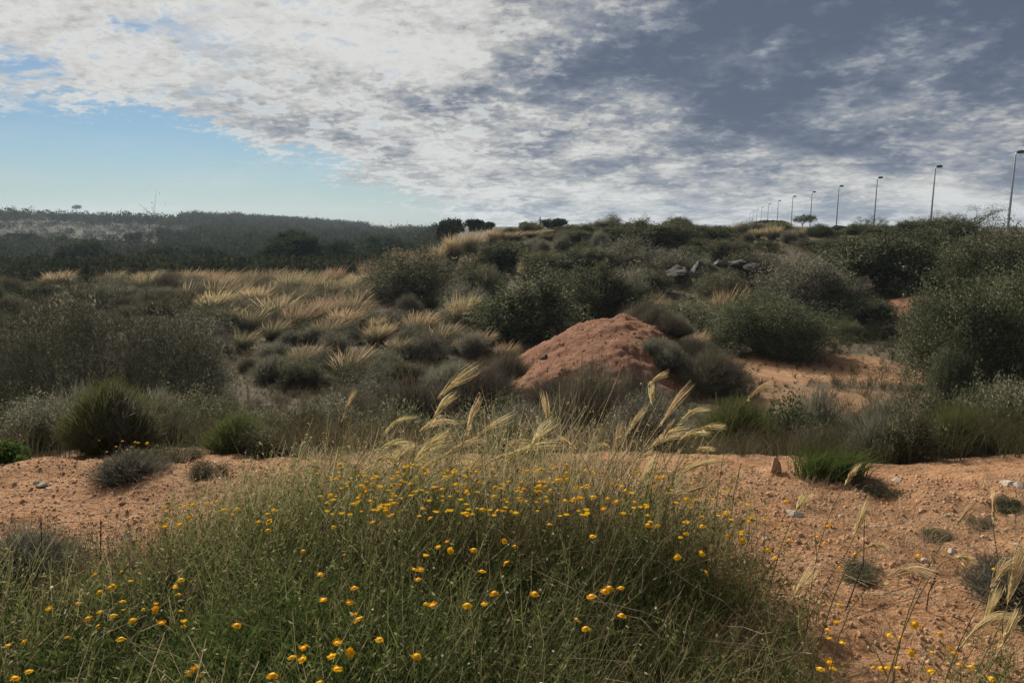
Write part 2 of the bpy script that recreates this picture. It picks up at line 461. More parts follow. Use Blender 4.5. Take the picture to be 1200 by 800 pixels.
def twiggy_shrub(w, ht, nst, mat, tw=.006, lean=.12, per=7, spread=1.0):
    k = 5
    a = RNG.uniform(0, 2 * np.pi, nst); q = RNG.random(nst) ** .6
    tip = np.stack([np.cos(a) * q * w / 2 * spread, np.sin(a) * q * w / 2 * spread, ht * (1 - .55 * q ** 2) * RNG.uniform(.55, 1.05, nst)], 1)
    tip[:, 0] += lean * ht * RNG.random(nst)
    base = np.stack([np.cos(a) * q * w * .1, np.sin(a) * q * w * .1, np.full(nst, -.03)], 1)
    t = np.linspace(0, 1, k)[None, :, None]
    ctrl = base + (tip - base) * np.array([.3, .3, .62]) + RNG.normal(0, .04 * w, (nst, 3))
    P = base[:, None] * (1 - t) ** 2 + 2 * ctrl[:, None] * t * (1 - t) + tip[:, None] * t ** 2
    b = MB()
    crnd = RNG.random(nst)
    b.ribbons(P, np.linspace(1.5, .6, k)[None] * tw, RNG.normal(size=(nst, 3)), crnd * .5)
    n = nst * per
    idx = np.repeat(np.arange(nst), per)
    tt = RNG.uniform(.3, 1.0, n)
    o = base[idx] * ((1 - tt) ** 2)[:, None] + 2 * ctrl[idx] * (tt * (1 - tt))[:, None] + tip[idx] * (tt ** 2)[:, None]
    d = (tip - base)[idx]; d /= np.linalg.norm(d, axis=1, keepdims=True)
    d = d + RNG.normal(0, .55, (n, 3)); d /= np.linalg.norm(d, axis=1, keepdims=True)
    L = RNG.uniform(.10, .26, n) * ht
    tt3 = np.linspace(0, 1, 3)[None, :, None]
    P2 = o[:, None] + d[:, None] * tt3 * L[:, None, None] + np.array([.06, 0, .05]) * (tt3 ** 2) * L[:, None, None]
    P2[..., 2] = np.maximum(P2[..., 2], .01)
    b.ribbons(P2, np.array([[.9, .8, .5]]) * tw, RNG.normal(size=(n, 3)), np.clip(crnd[idx] * .5 + RNG.random(n) * .5, 0, 1))
    return b.mesh('twigs', M[mat]), w, ht

def tussock(w, ht, nb, npl, lean=.18):
    k = 6
    def arcs(n, reach, hmin, hmax, dr):
        a = RNG.uniform(0, 2 * np.pi, n); q = RNG.random(n) ** .55
        b0 = np.stack([np.cos(a) * q * w * .13, np.sin(a) * q * w * .13, np.full(n, -.04)], 1)
        out = np.stack([np.cos(a), np.sin(a), np.zeros(n)], 1)
        H = ht * RNG.uniform(hmin, hmax, n)
        rr = w / 2 * reach * (q * .8 + .2) * RNG.uniform(.6, 1.15, n)
        t = np.linspace(0, 1, k)
        x = rr[:, None] * (t ** 1.5)[None]
        z = H[:, None] * (t * (1 + dr) - dr * t ** 2.6 * (.5 + q[:, None] * .9))
        P = b0[:, None] + out[:, None] * x[..., None]
        P[..., 2] += z
        P[..., 0] += lean * H[:, None] * (t ** 2)[None]
        P += RNG.normal(0, .06, (n, 1, 3)) * w * (t ** 2)[None, :, None] + RNG.normal(0, .012, (n, k, 3)) * w * t[None, :, None]
        P[..., 2] = np.maximum(P[..., 2], -.04)
        side = np.stack([-np.sin(a), np.cos(a), np.zeros(n)], 1) + RNG.normal(0, .5, (n, 3))
        return P, side
    b = MB(); P, s = arcs(nb, .85, .5, 1.0, .30)
    b.ribbons(P, np.array([[1, 1, .9, .75, .5, .2]]) * .0065, s)
    bl = b.mesh('leaf_blades', M['tuss'])
    p = MB(); P, s = arcs(npl, .72, .8, 1.2, .12)
    p.ribbons(P, np.array([[.003, .003, .003, .007, .010, .003]]), s)
    P2 = P.copy(); P2[..., 1] += .012; s2 = np.cross(s, np.array([0, 0, 1.0])) + RNG.normal(0, .2, s.shape)
    p.ribbons(P2[:, 3:], np.array([[.006, .015, .003]]), s2)
    pm = p.mesh('seed_plumes', M['plume'])
    return bl, pm, w, ht

def grow(b, base, d, L, r, lev, kids, spread, tips, up=.15, sides=4):
    n = 4
    pts = [np.array(base, float)]; dd = np.array(d, float)
    for i in range(n):
        dd = dd + RNG.normal(0, .14, 3) + np.array([0, 0, up * .2]); dd /= np.linalg.norm(dd)
        pts.append(pts[-1] + dd * L / n)
    b.tube(pts, np.linspace(r, r * .55, n + 1), sides, RNG.random())
    if lev == 0:
        tips.append((pts[-1], dd.copy())); return
    for i in range(kids):
        f = RNG.uniform(.45, 1.0); p = pts[0] + 0; j = min(n - 1, int(f * n)); p = pts[j] + (pts[j + 1] - pts[j]) * (f * n - j)
        nd = dd + RNG.normal(0, spread, 3); nd[2] += up; nd /= np.linalg.norm(nd)
        grow(b, p, nd, L * RNG.uniform(.6, .85), r * .5, lev - 1, kids, spread, tips, up, sides)
    tips.append((pts[-1], dd.copy()))

def sprawling_bush():
    b = MB(); tips = []
    for i in range(15):
        a = RNG.uniform(0, 2 * np.pi)
        d = np.array([np.cos(a) * .8, np.sin(a) * .8, RNG.uniform(.4, 2.2)]); d /= np.linalg.norm(d)
        grow(b, (np.cos(a) * .15, np.sin(a) * .15, -.05), d, RNG.uniform(.45, .85) + .55 * d[2], .03, 4, 3, .55, tips, .05, 4)
    T = np.array([t[0] for t in tips]); D = np.array([t[1] for t in tips])
    m = T[:, 2] > .02
    T, D = T[m], D[m]
    wood = b.mesh('branches', M['bark'])
    f = MB(); per = 34; n = len(T) * per; idx = np.repeat(np.arange(len(T)), per)
    pos = T[idx] + RNG.normal(0, .15, (n, 3)); pos[:, 2] = np.maximum(pos[:, 2], .01)
    rn = np.clip(RNG.random(len(T))[idx] * .6 + RNG.random(n) * .4, 0, 1)
    f.leaves(pos, D[idx] + RNG.normal(0, .8, (n, 3)), RNG.uniform(.02, .036, n), RNG.uniform(.008, .014, n), rn)
    tw = MB(); n2 = len(T) * 5; idx = np.repeat(np.arange(len(T)), 5)
    dd = D[idx] + RNG.normal(0, .6, (n2, 3)); dd /= np.linalg.norm(dd, axis=1, keepdims=True)
    t3 = np.linspace(0, 1, 3)[None, :, None]
    P = T[idx][:, None] + dd[:, None] * t3 * RNG.uniform(.12, .38, n2)[:, None, None]
    tw.ribbons(P, np.array([[.006, .005, .003]]), RNG.normal(size=(n2, 3)))
    w = np.percentile(np.abs(T[:, 0]), 94) * 2; ht = np.percentile(T[:, 2], 99.7)
    return f.mesh('foliage', M['bushleaf']), wood, tw.mesh('twigs', M['dead']), w, ht

def tree_proto(ht, w, trunk_frac, mat, nlobes=9, ncl=420, per=16, leaf=.22, lw=.10, flat=.6, sparse=1.0):
    b = MB(); tips = []
    lean = RNG.normal(0, .05, 2)
    tp = np.array([lean[0] * ht, lean[1] * ht, ht * (trunk_frac + .15)])
    b.tube([(0, 0, -.2), tp * .5, tp], [ht * .028, ht * .02, ht * .014], 6)
    lob = []
    for i in range(nlobes):
        a = RNG.uniform(0, 2 * np.pi); q = np.sqrt(RNG.random()) * .65
        zc = trunk_frac + (1 - trunk_frac) * RNG.uniform(.25, .78)
        c = np.array([np.cos(a) * q * w / 2, np.sin(a) * q * w / 2, zc * ht])
        s = RNG.uniform(.3, .5) * np.array([w / 2, w / 2, (1 - trunk_frac) * ht * flat])
        lob.append((c, s))
        b.tube([tp * RNG.uniform(.6, 1), (tp + c) / 2 + RNG.normal(0, .03 * ht, 3), c], [ht * .010, ht * .007, ht * .003], 4)
    trunk = b.mesh('trunk', M['bark'], True)
    C, D = [], []
    for i in range(ncl):
        c, s = lob[RNG.integers(nlobes)]; d = rdirs(1, -.5)[0]
        C.append(c + d * s * RNG.uniform(.6, 1.08)); D.append(d)
    C = np.array(C); D = np.array(D); n = ncl * per; idx = np.repeat(np.arange(ncl), per)
    f = MB()
    pos = C[idx] + RNG.normal(0, .035 * ht * sparse, (n, 3))
    rn = np.clip(RNG.random(ncl)[idx] * .6 + RNG.random(n) * .45, 0, 1)
    f.leaves(pos, D[idx] + RNG.normal(0, .8, (n, 3)) + np.array([0, 0, .4]), leaf * RNG.uniform(.6, 1.3, n), lw * RNG.uniform(.6, 1.3, n), rn)
    return f.mesh('crown', M[mat]), trunk, w, float(np.percentile(pos[:, 2], 99.7)) + .1

def bare_tree(ht, lean):
    b = MB(); tips = []
    grow(b, (0, 0, -.1), np.array([lean * .3, 0, 1]) / np.linalg.norm([lean * .3, 0, 1]), ht * .38, ht * .028, 0, 0, .3, tips, .1)
    top = tips[0][0]; trunk = b.mesh('trunk', M['bark'])
    c = MB(); tips = []
    for i in range(6):
        d = np.array([RNG.normal(lean, .8), RNG.normal(0, .7), RNG.uniform(.25, .8)]); d /= np.linalg.norm(d)
        grow(c, top * RNG.uniform(.85, 1.0), d, ht * .33, ht * .014, 3, 3, .5, tips, .02)
    T = np.array([t[0] for t in tips]); D = np.array([t[1] for t in tips])
    n = len(T) * 24; idx = np.repeat(np.arange(len(T)), 24)
    c.leaves(T[idx] + RNG.normal(0, .045 * ht, (n, 3)) * np.array([1.3, 1.3, .5]), D[idx] + RNG.normal(0, .6, (n, 3)), ht * .02, ht * .010)
    return c.mesh('crown', M['mastic']), trunk, ht, ht

def placed_px(px, py_top, w_px, Y):
    x = float(at(px, py_top, Y)[0]); g = hs(x, Y)
    zt = float(at(px, py_top, Y)[2])
    return x, g, w_px * Y / F, max(zt - g, .18)

PROT = {}
PROT['mastic'] = [leafy_shrub(2.6, 2.0, 16, 900, 30, .075, .038, 'mastic') for _ in range(4)]
PROT['olive'] = [leafy_shrub(2.4, 1.8, 15, 800, 28, .065, .03, 'olive') for _ in range(3)]
PROT['grey'] = [leafy_shrub(2.2, 1.4, 14, 800, 26, .055, .024, 'grey') for _ in range(3)]
PROT['herb'] = [leafy_shrub(.9, .45, 7, 380, 22, .035, .013, 'olive', upward=1.2) for _ in range(2)]
PROT['dark'] = [leafy_shrub(.9, .7, 7, 420, 24, .04, .02, 'mastic', upward=.8)]
PROT['fresh'] = [leafy_shrub(.4, .25, 6, 160, 16, .04, .024, 'fresh', upward=1.0)]
PROT['twig'] = [twiggy_shrub(1.8, 1.0, 1300, 'twig', .0085, per=9) for _ in range(3)]
PROT['greytwig'] = [twiggy_shrub(1.5, .8, 1200, 'grey', .008, per=8) for _ in range(2)]
PROT['broom'] = [twiggy_shrub(1.0, .75, 1500, 'broom', .006, per=9, spread=.95) for _ in range(2)]
PROT['tuss'] = [tussock(1.7, 1.05, 1500, n) for n in (110, 190, 50, 270, 14)]
PROT['pine'] = [tree_proto(6.0, 5.0, .18, 'pine', ncl=520, per=18, leaf=.36, lw=.2, sparse=.8) for _ in range(4)]
PROT['umbrella'] = [tree_proto(4.0, 4.4, .42, 'mastic', 8, 320, 14, .16, .08)]
PROT['bush'] = [sprawling_bush()]
PROT['mastic_near'] = [leafy_shrub(2.6, 2.0, 18, 1700, 46, .042, .020, 'mastic') for _ in range(2)]
PROT['bare'] = [bare_tree(3.6, .7), bare_tree(3.0, -.3)]

ITEMS = []        # everything that gets its label at the end: dict(obj, px, Y, ...)
def place(kind, name, cat, px, py_top, w_px, Y, label=None, group=None, var=None, rot=None, sink=.04):
    pr = PROT[kind]; v = RNG.integers(len(pr)) if var is None else var
    pr = pr[v]; w0, h0 = pr[-2], pr[-1]
    x, g, w, ht = placed_px(px, py_top, w_px, Y)
    if kind == 'tuss' and Y < 48: ht = max(ht, .46 * w)
    if kind == 'tuss': ht = min(ht, .72 * w)
    ht = min(ht, w * 1.6) if kind not in ('pine', 'umbrella', 'bare') else ht
    o = thing(name, label, cat, (x, Y, g - sink), RNG.uniform(0, 6.28) if rot is None else rot, (w / w0, w / w0, ht / h0), group)
    for me in pr[:-2]: link(me.name.split('.')[0], me, o)
    ITEMS.append(dict(o=o, px=px, Y=Y, name=name))
    return o

# ------------------------------------------------------------------ shrubs seen one by one
S = 'shrubs of the valley and hillside'
ORD = ['leftmost', 'second from left', 'third from left', 'fourth from left', 'fifth from left', 'sixth from left',
       'seventh from left', 'eighth from left', 'ninth from left', 'tenth from left', 'eleventh from left', 'twelfth from left', 'thirteenth from left', 'fourteenth from left', 'fifteenth from left', 'sixteenth from left', 'seventeenth from left', 'eighteenth from left'] + [f'number {i} from left' for i in range(19, 60)]
# kind, picture column, row of the top, width in pixels, depth in metres, label
SHRUBS = [
 ('bush', 112, 296, 240, 12.0, 'wide sprawling twiggy grey bush with bare branches at the left edge'),
 ('bush', -40, 345, 190, 14.5, 'twiggy grey bush cut by the left frame edge behind the sprawling one'),
 ('grey', 40, 338, 180, 15.5, 'dense grey shrub behind the sprawling grey bush, at the left'),
 ('grey', 205, 352, 110, 16.5, 'dense grey shrub showing right of the sprawling grey bush'),
 ('grey', 130, 400, 150, 13.5, 'dark grey shrub filling the foot of the sprawling grey bush'),
 ('olive', 40, 430, 120, 11.0, 'olive shrub low at the left edge, under the sprawling grey bush'),
 ('dark', 14, 478, 110, 8.2, 'dark olive shrub at left frame edge below the sprawling grey bush'),
 ('mastic', 95, 462, 130, 9.6, 'dark shrub in the shade under the sprawling grey bush'),
 ('greytwig', 172, 462, 120, 9.2, 'grey twiggy shrub at the right foot of the sprawling grey bush'),
 ('olive', 258, 468, 100, 9.3, 'yellow-green rounded shrub right of the sprawling grey bush'),
 ('herb', 345, 488, 120, 7.6, 'grey-green leafy shrub behind the tall weeds, left of centre'),
 ('herb', 215, 510, 110, 6.2, 'low grey-green herb cushion at the far edge of the left bare soil'),
 ('greytwig', 322, 512, 80, 5.7, 'dark twiggy shrub between the left bare soil and the tall weeds'),
 ('twig', 400, 455, 150, 12.5, 'purplish dry twiggy shrub in the valley, left of centre'),
 ('twig', 478, 440, 130, 14.5, 'purplish dry shrub just behind the tallest nodding seed heads'),
 ('twig', 560, 428, 110, 16.0, 'brown dry shrub to the left foot of the red mound'),
 ('twig', 596, 412, 60, 18.2, 'dry shrub at the far left foot of the red mound'),
 ('twig', 690, 428, 150, 12.5, 'dark dry twiggy shrub in front of the red mound'),
 ('twig', 742, 434, 95, 14.5, 'dark dry shrub at the right foot of the red mound'),
 ('twig', 645, 440, 85, 15.5, 'dry brown shrub at the front left foot of the red mound'),
 ('twig', 636, 470, 110, 10.0, 'low dry shrub in front of the left flank of the red mound'),
 ('twig', 832, 408, 95, 17.5, 'pale brown feathery shrub to the right of the red mound'),
 ('greytwig', 765, 452, 90, 13.0, 'grey twiggy shrub behind the right cluster of nodding seed heads'),
 ('herb', 560, 482, 110, 9.0, 'green weed cushion behind the tallest nodding seed heads'),
 ('herb', 452, 486, 100, 8.6, 'grey-green weed cushion beyond the orange flower band'),
 ('broom', 862, 462, 112, 8.2, 'yellow-green broom-like bush behind the right bare soil'),
 ('dark', 930, 460, 96, 8.5, 'dark leafy bush right beside the yellow-green broom-like bush'),
 ('greytwig', 1040, 462, 110, 11.5, 'low olive shrub in front of the valley clearing'),
 ('greytwig', 955, 452, 80, 12.5, 'grey scrubby shrub behind the dark leafy bush on the right'),
 ('grey', 1165, 478, 110, 10.5, 'grey shrub low at the right edge, below the tall green bush'),
 ('mastic', 622, 318, 142, 26.0, 'big dark grey-green shrub behind and left of the red mound'),
 ('grey', 585, 338, 75, 30.0, 'grey shrub peeping out left of the big shrub behind the mound'),
 ('grey', 470, 358, 82, 31.0, 'rounded grey shrub amid the golden tussocks'),
 ('grey', 536, 375, 52, 27.5, 'small grey shrub amid tussocks, left of the big shrub'),
 ('olive', 498, 284, 132, 46.0, 'broad dark shrub mound on the hill spur, left of centre'),
 ('olive', 455, 306, 60, 49.0, 'olive shrub at the left end of the hill spur'),
 ('mastic', 594, 276, 80, 52.0, 'green shrub on the hillside above the broad dark mound'),
 ('olive', 560, 300, 60, 44.0, 'olive shrub beside the broad dark mound on the spur'),
 ('grey', 283, 345, 72, 38.0, 'dark grey shrub among the tussocks on the left of the plain'),
 ('grey', 332, 352, 50, 41.0, 'small grey shrub right of the dark grey one on the plain'),
 ('mastic', 706, 300, 84, 34.0, 'dark rounded shrub above the peak of the red mound'),
 ('olive', 660, 305, 80, 37.0, 'olive shrub above the big dark shrub left of mound'),
 ('olive', 640, 286, 66, 47.0, 'green shrub on the hillside under the skyline, centre'),
 ('olive', 792, 342, 108, 25.5, 'green-grey shrub on the slope right of the mound peak'),
 ('mastic_near', 910, 338, 152, 23.0, 'large rounded dark green shrub behind the valley clearing'),
 ('grey', 855, 352, 70, 26.0, 'grey shrub at the left shoulder of the large green one'),
 ('grey', 942, 290, 125, 36.0, 'wide grey-brown shrub above the large green one'),
 ('olive', 890, 284, 85, 43.0, 'olive shrub right of the grey rock outcrop'),
 ('grey', 745, 276, 95, 46.0, 'grey shrub on the hillside left of the rock outcrop'),
 ('mastic', 1052, 258, 132, 38.0, 'tall dark shrub high on the right slope'),
 ('mastic', 1000, 272, 90, 48.0, 'dark shrub on the right slope under the street lamps'),
 ('mastic', 1092, 262, 90, 43.0, 'dark shrub behind the tall one high on the right slope'),
 ('mastic_near', 1163, 247, 150, 33.0, 'wide dark green shrub on the skyline at the right'),
 ('mastic_near', 1150, 300, 165, 16.5, 'tall spreading green bush at the right edge'),
 ('mastic_near', 1196, 284, 130, 19.5, 'green bush behind the tall one at the right edge'),
 ('mastic_near', 1132, 384, 70, 15.2, 'lower green bush at the left foot of the tall right bush'),
 ('grey', 1190, 402, 90, 13.0, 'grey-green bush in front of the tall right bush'),
 ('olive', 1165, 428, 90, 13.6, 'small olive bush under the tall right bush'),
 ('mastic', 1012, 342, 92, 31.0, 'dark shrub in the hollow left of the red bank'),
 ('mastic', 1034, 376, 50, 26.5, 'small dark shrub at the foot of the red bank'),
 ('grey', 985, 312, 80, 36.5, 'grey shrub above the hollow on the right slope'),
 ('olive', 1045, 316, 70, 40.0, 'olive shrub directly above the red bank'),
 ('mastic', 1138, 322, 70, 33.0, 'dark shrub right of the red bank'),
 ('mastic', 770, 259, 112, 55.0, 'big dark shrub on the skyline, right of centre'),
 ('mastic', 822, 262, 86, 57.0, 'dark skyline shrub right of the big dark one'),
 ('mastic', 722, 264, 62, 56.0, 'dark skyline shrub left of the big dark one'),
 ('mastic', 688, 262, 50, 60.0, 'small dark skyline shrub above the hillside, centre'),
 ('olive', 655, 270, 50, 58.0, 'olive skyline shrub near the hill crest, centre'),
 ('olive', 850, 276, 66, 50.0, 'olive shrub below the golden crest grass'),
 ('grey', 800, 286, 80, 44.0, 'grey shrub directly behind the rock outcrop'),
 ('olive', 960, 276, 62, 53.0, 'olive shrub under the flat-topped skyline tree'),
 ('mastic', 690, 282, 76, 46.0, 'dark shrub on the hillside above the olive shrub'),
 ('grey', 735, 308, 66, 38.0, 'grey shrub between the mound peak and rock outcrop'),
 ('olive', 850, 308, 75, 36.0, 'olive shrub below the grey rock outcrop'),
 ('grey', 545, 330, 54, 36.0, 'grey shrub at the foot of the hill spur'),
 ('grey', 430, 322, 55, 47.0, 'grey shrub under the left end of the hill spur'),
 ('mastic', 1078, 326, 50, 38.0, 'dark little shrub on top of the red bank'),
 ('mastic', 985, 268, 55, 62.0, 'small dark skyline shrub between two lamp posts'),
 ('mastic', 1055, 266, 60, 60.0, 'dark skyline shrub below the fourth lamp from right'),
 ('mastic', 668, 261, 44, 63.0, 'rounded skyline shrub between the spreading pine and the crest shrubs'),
 ('mastic', 705, 259, 52, 64.0, 'rounded skyline shrub, left of the big dark one by two'),
 ('mastic', 745, 258, 58, 60.0, 'rounded skyline shrub touching the big dark one on its left'),
 ('mastic', 798, 257, 60, 61.0, 'tall rounded skyline shrub touching the big dark one on its right'),
 ('mastic', 842, 262, 44, 61.0, 'small rounded skyline shrub at the left end of the golden crest'),
 ('mastic', 1015, 260, 58, 61.0, 'rounded skyline shrub just left of the third lamp from right'),
 ('mastic', 1075, 256, 66, 58.0, 'rounded skyline shrub left of the second lamp from right'),
 ('mastic', 1112, 252, 62, 56.0, 'rounded skyline shrub right of the second lamp from right'),
 ('mastic', 598, 266, 40, 66.0, 'low rounded skyline shrub left of the small lone pine'),
 ('olive', 610, 284, 44, 56.0, 'small olive shrub near the hill crest, left'),
]
SHN = {'bush': 'bush', 'dark': 'leafy_shrub', 'mastic': 'evergreen_shrub', 'mastic_near': 'evergreen_shrub', 'grey': 'grey_shrub', 'olive': 'olive_shrub', 'herb': 'herb_cushion',
       'twig': 'dry_shrub', 'greytwig': 'twiggy_shrub', 'broom': 'broom_bush'}
for k, px, pt, w, Y, lab in SHRUBS:
    if 15 <= Y <= 34: Y *= 1.18 if Y < 28 else 1.18 - .18 * (Y - 28) / 6
    rot = RNG.uniform(-.5, .5) if k in ('twig', 'greytwig', 'broom', 'bush') else None
    place(k, SHN[k], 'shrub' if k != 'bush' else 'bush', px, pt, w, Y, lab, S, rot=rot, sink=.08)

# small plants on and beside the bare soil
def lowplant(kind, name, cat, px, py, w, ht, label, z=0.0, rot=None, group=None):
    p = at_z(px, py, z); x, Y = p[0], p[1]
    pr = PROT[kind][RNG.integers(len(PROT[kind]))]
    o = thing(name, label, cat, (x, Y, hs(x, Y) - .02), RNG.uniform(0, 6.28) if rot is None else rot, (w / pr[-2], w / pr[-2], ht / pr[-1]), group)
    for me in pr[:-2]: link(me.name.split('.')[0], me, o)
    return o
lowplant('greytwig', 'low_shrub', 'plant', 150, 563, .52, .22, 'low twiggy bush with orange flowers on the left bare soil', rot=.2)
lowplant('herb', 'herb_cushion', 'plant', 208, 532, .42, .14, 'flat grey-green herb at the back of the left bare soil')
lowplant('herb', 'herb_cushion', 'plant', 246, 562, .26, .12, 'small green herb beside the tall weeds on the left soil')
lowplant('fresh', 'leafy_plant', 'plant', 12, 540, .24, .16, 'bright green leafy plant at the left edge of soil')
lowplant('herb', 'creeping_plant', 'plant', 1030, 572, .40, .07, 'flat creeping plant on the right bare soil near its far edge')
lowplant('herb', 'creeping_plant', 'plant', 1092, 632, .20, .06, 'small creeping plant midway across the right bare soil')
lowplant('herb', 'creeping_plant', 'plant', 1004, 676, .24, .06, 'small green tuft on the soil beside the tall weeds')
lowplant('herb', 'creeping_plant', 'plant', 1148, 612, .16, .07, 'small grey plant among stones on the right bare soil')
lowplant('dark', 'creeping_plant', 'plant', 1186, 596, .20, .07, 'little dark plant at the right frame edge on the soil')
lowplant('greytwig', 'low_shrub', 'plant', 22, 690, .55, .26, 'dark twiggy low bush at the near left of the bare soil', rot=.1)
lowplant('greytwig', 'low_shrub', 'plant', 1185, 712, .45, .24, 'grey twiggy tuft at the right frame edge in front of soil', rot=-.2)

# ------------------------------------------------------------------ tussocks
TUS = []
for i in range(16): TUS.append((RNG.uniform(60, 240), RNG.uniform(316, 322), RNG.uniform(34, 46), RNG.uniform(48, 60), 'leftplain'))
for px, pt, w, Y in [(400, 374, 62, 29), (383, 396, 56, 26), (441, 398, 62, 25), (517, 398, 60, 24.5), (490, 384, 52, 27), (562, 402, 48, 24),
                     (590, 406, 46, 22.5), (355, 426, 66, 21), (408, 430, 66, 20), (292, 376, 62, 30), (262, 383, 50, 31), (345, 374, 55, 30),
                     (322, 350, 56, 36), (410, 346, 58, 36), (540, 350, 44, 34), (540, 404, 40, 23.5), (466, 410, 40, 23), (375, 352, 52, 35),
                     (250, 345, 50, 38), (296, 338, 52, 42), (440, 376, 44, 29.5), (320, 396, 46, 26.5), (285, 414, 44, 24)]:
    TUS.append((px, pt, w, Y, 'plain'))
for Y, lo, hi, st, pt in [(56, 215, 450, 25, 317), (51, 228, 440, 30, 322), (46, 222, 430, 32, 328), (42, 350, 450, 34, 336)]:
    for px in np.arange(lo, hi, st):
        TUS.append((px + RNG.uniform(-8, 8), pt + RNG.uniform(-3, 4), RNG.uniform(34, 50), Y + RNG.uniform(-2, 2), 'far'))
for px, pt, w, Y in [(428, 298, 34, 57), (446, 291, 36, 57), (466, 286, 36, 58), (487, 281, 34, 58), (508, 277, 36, 59), (530, 273, 32, 60),
                     (552, 271, 32, 60), (576, 270, 30, 62), (600, 271, 30, 62), (622, 270, 28, 62), (640, 269, 26, 63), (580, 285, 30, 54), (615, 296, 30, 47),
                     (545, 289, 30, 52)]:
    TUS.append((px, pt, w, Y, 'spur'))
for px, pt, w, Y in [(752, 336, 32, 31), (772, 322, 30, 35), (738, 345, 32, 28), (850, 330, 48, 29.5), (825, 320, 40, 33), (835, 326, 40, 31), (868, 336, 36, 29),
                     (776, 378, 44, 23), (800, 386, 52, 22), (818, 380, 34, 23), (765, 318, 26, 37), (720, 336, 26, 31)]:
    TUS.append((px, pt, w, Y, 'slope'))
for px, pt, w, Y in [(862, 264, 26, 64), (878, 262, 26, 65), (896, 260, 28, 66), (914, 262, 28, 66), (932, 264, 26, 66), (905, 266, 30, 58), (885, 268, 28, 58), (926, 270, 28, 58),
                     (946, 268, 26, 62), (1012, 262, 24, 66)]:
    TUS.append((px, pt, w, Y, 'crest'))
tus_objs = []
for px, pt, w, Y, reg in TUS:
    if 19 <= Y <= 34: Y *= 1.16 if Y < 28 else 1.16 - .16 * (Y - 28) / 6
    o = place('tuss', 'golden_tussock', 'tussock', px, pt, w * RNG.uniform(.85, 1.3), Y, 'x', 'golden tussock grasses', rot=RNG.uniform(-.7, .7), var=int(RNG.choice([0, 2, 4, 1] if reg in ('far', 'leftplain') else [0, 1, 1, 2, 3, 3])))
    tus_objs.append((o, px, Y, reg))
def ordinals(objs, text, by=0):
    objs = sorted(objs, key=lambda t: t[1])
    for i, t in enumerate(objs):
        if len(objs) == 1: w = 'only'
        elif i == len(objs) - 1: w = 'rightmost'
        else: w = ORD[i]
        t[0]['label'] = text.replace('#', w)
def rows(objs, n, texts):
    objs = sorted(objs, key=lambda t: t[2]); k = math.ceil(len(objs) / len(texts))
    for i, tx in enumerate(texts): ordinals(objs[i * k:(i + 1) * k], tx)
by = lambda r: [t for t in tus_objs if t[3] == r]
rows(by('plain'), 0, ['golden tussock, # of the nearest row on the valley floor', 'golden tussock, # of the middle row on the valley floor', 'golden tussock, # of the row behind, by the grey shrubs'])
rows(by('far'), 0, ['straw tussock, # of the front row at the plain\'s far side', 'straw tussock, # of the second row at the plain\'s far side',
                    'straw tussock, # of the third row at the plain\'s far side', 'straw tussock, # of the last row, against the dark wood'])
rows(by('leftplain'), 0, ['pale tussock, # of the nearer ones above the sprawling grey bush', 'pale tussock, # of the farther ones above the sprawling grey bush'])
rows(by('spur'), 0, ['pale tussock, # of the lower ones on the hill spur', 'pale tussock, # of the crest row on the hill spur'])
rows(by('slope'), 0, ['straw tussock, # of the lower ones right of the red mound', 'straw tussock, # of the upper ones right of the red mound'])
rows(by('crest'), 0, ['yellow tussock, # of the nearer ones on the crest below the lamps', 'yellow tussock, # of the skyline ones below the lamps'])

hil = []
for i in range(58):
    Y = RNG.uniform(36, 66); px = RNG.uniform(600, 1190) if i % 4 else RNG.uniform(500, 640)
    if 770 < px < 900 and 34 < Y < 43 or 1055 < px < 1120 and Y < 42: continue
    k = RNG.choice(['mastic', 'mastic', 'olive', 'grey']); pr = PROT[k][RNG.integers(len(PROT[k]))]
    x = float(at(px, 300, Y)[0]); w = RNG.uniform(1.3, 3.0); hh = w * RNG.uniform(.42, .62)
    o = thing('hillside_shrub', 'x', 'shrub', (x, Y, hs(x, Y) - .1), RNG.uniform(0, 6.28), (w / pr[-2], w / pr[-2], hh / pr[-1]), 'shrubs scattered up the hillside')
    for me in pr[:-2]: link(me.name.split('.')[0], me, o)
    hil.append((o, px, Y))
lft = []
for i in range(54):
    Y = RNG.uniform(27, 64); px = RNG.uniform(-30, 245)
    k = RNG.choice(['mastic', 'olive', 'grey', 'grey', 'twig']); pr = PROT[k][RNG.integers(len(PROT[k]))]
    x = float(at(px, 300, Y)[0]); w = RNG.uniform(1.4, 3.2); hh = w * RNG.uniform(.4, .6)
    o = thing('valley_shrub', 'x', 'shrub', (x, Y, hs(x, Y) - .1), RNG.uniform(-.5, .5), (w / pr[-2], w / pr[-2], hh / pr[-1]), 'shrubs on the plain at the left')
    for me in pr[:-2]: link(me.name.split('.')[0], me, o)
    lft.append((o, px, Y))
rows(lft, 0, ['plain shrub, # of the nearest row behind the sprawling grey bush', 'plain shrub, # of the second row behind the sprawling bush', 'plain shrub, # of the third row behind the sprawling bush', 'plain shrub, # of the last row before the far wood'])
rows(hil, 0, ['hillside shrub, # of the lowest row of scattered ones', 'hillside shrub, # of the second row up the slope', 'hillside shrub, # of the third row up the slope', 'hillside shrub, # of the last row before the crest', 'hillside shrub, # of the row along the crest'])

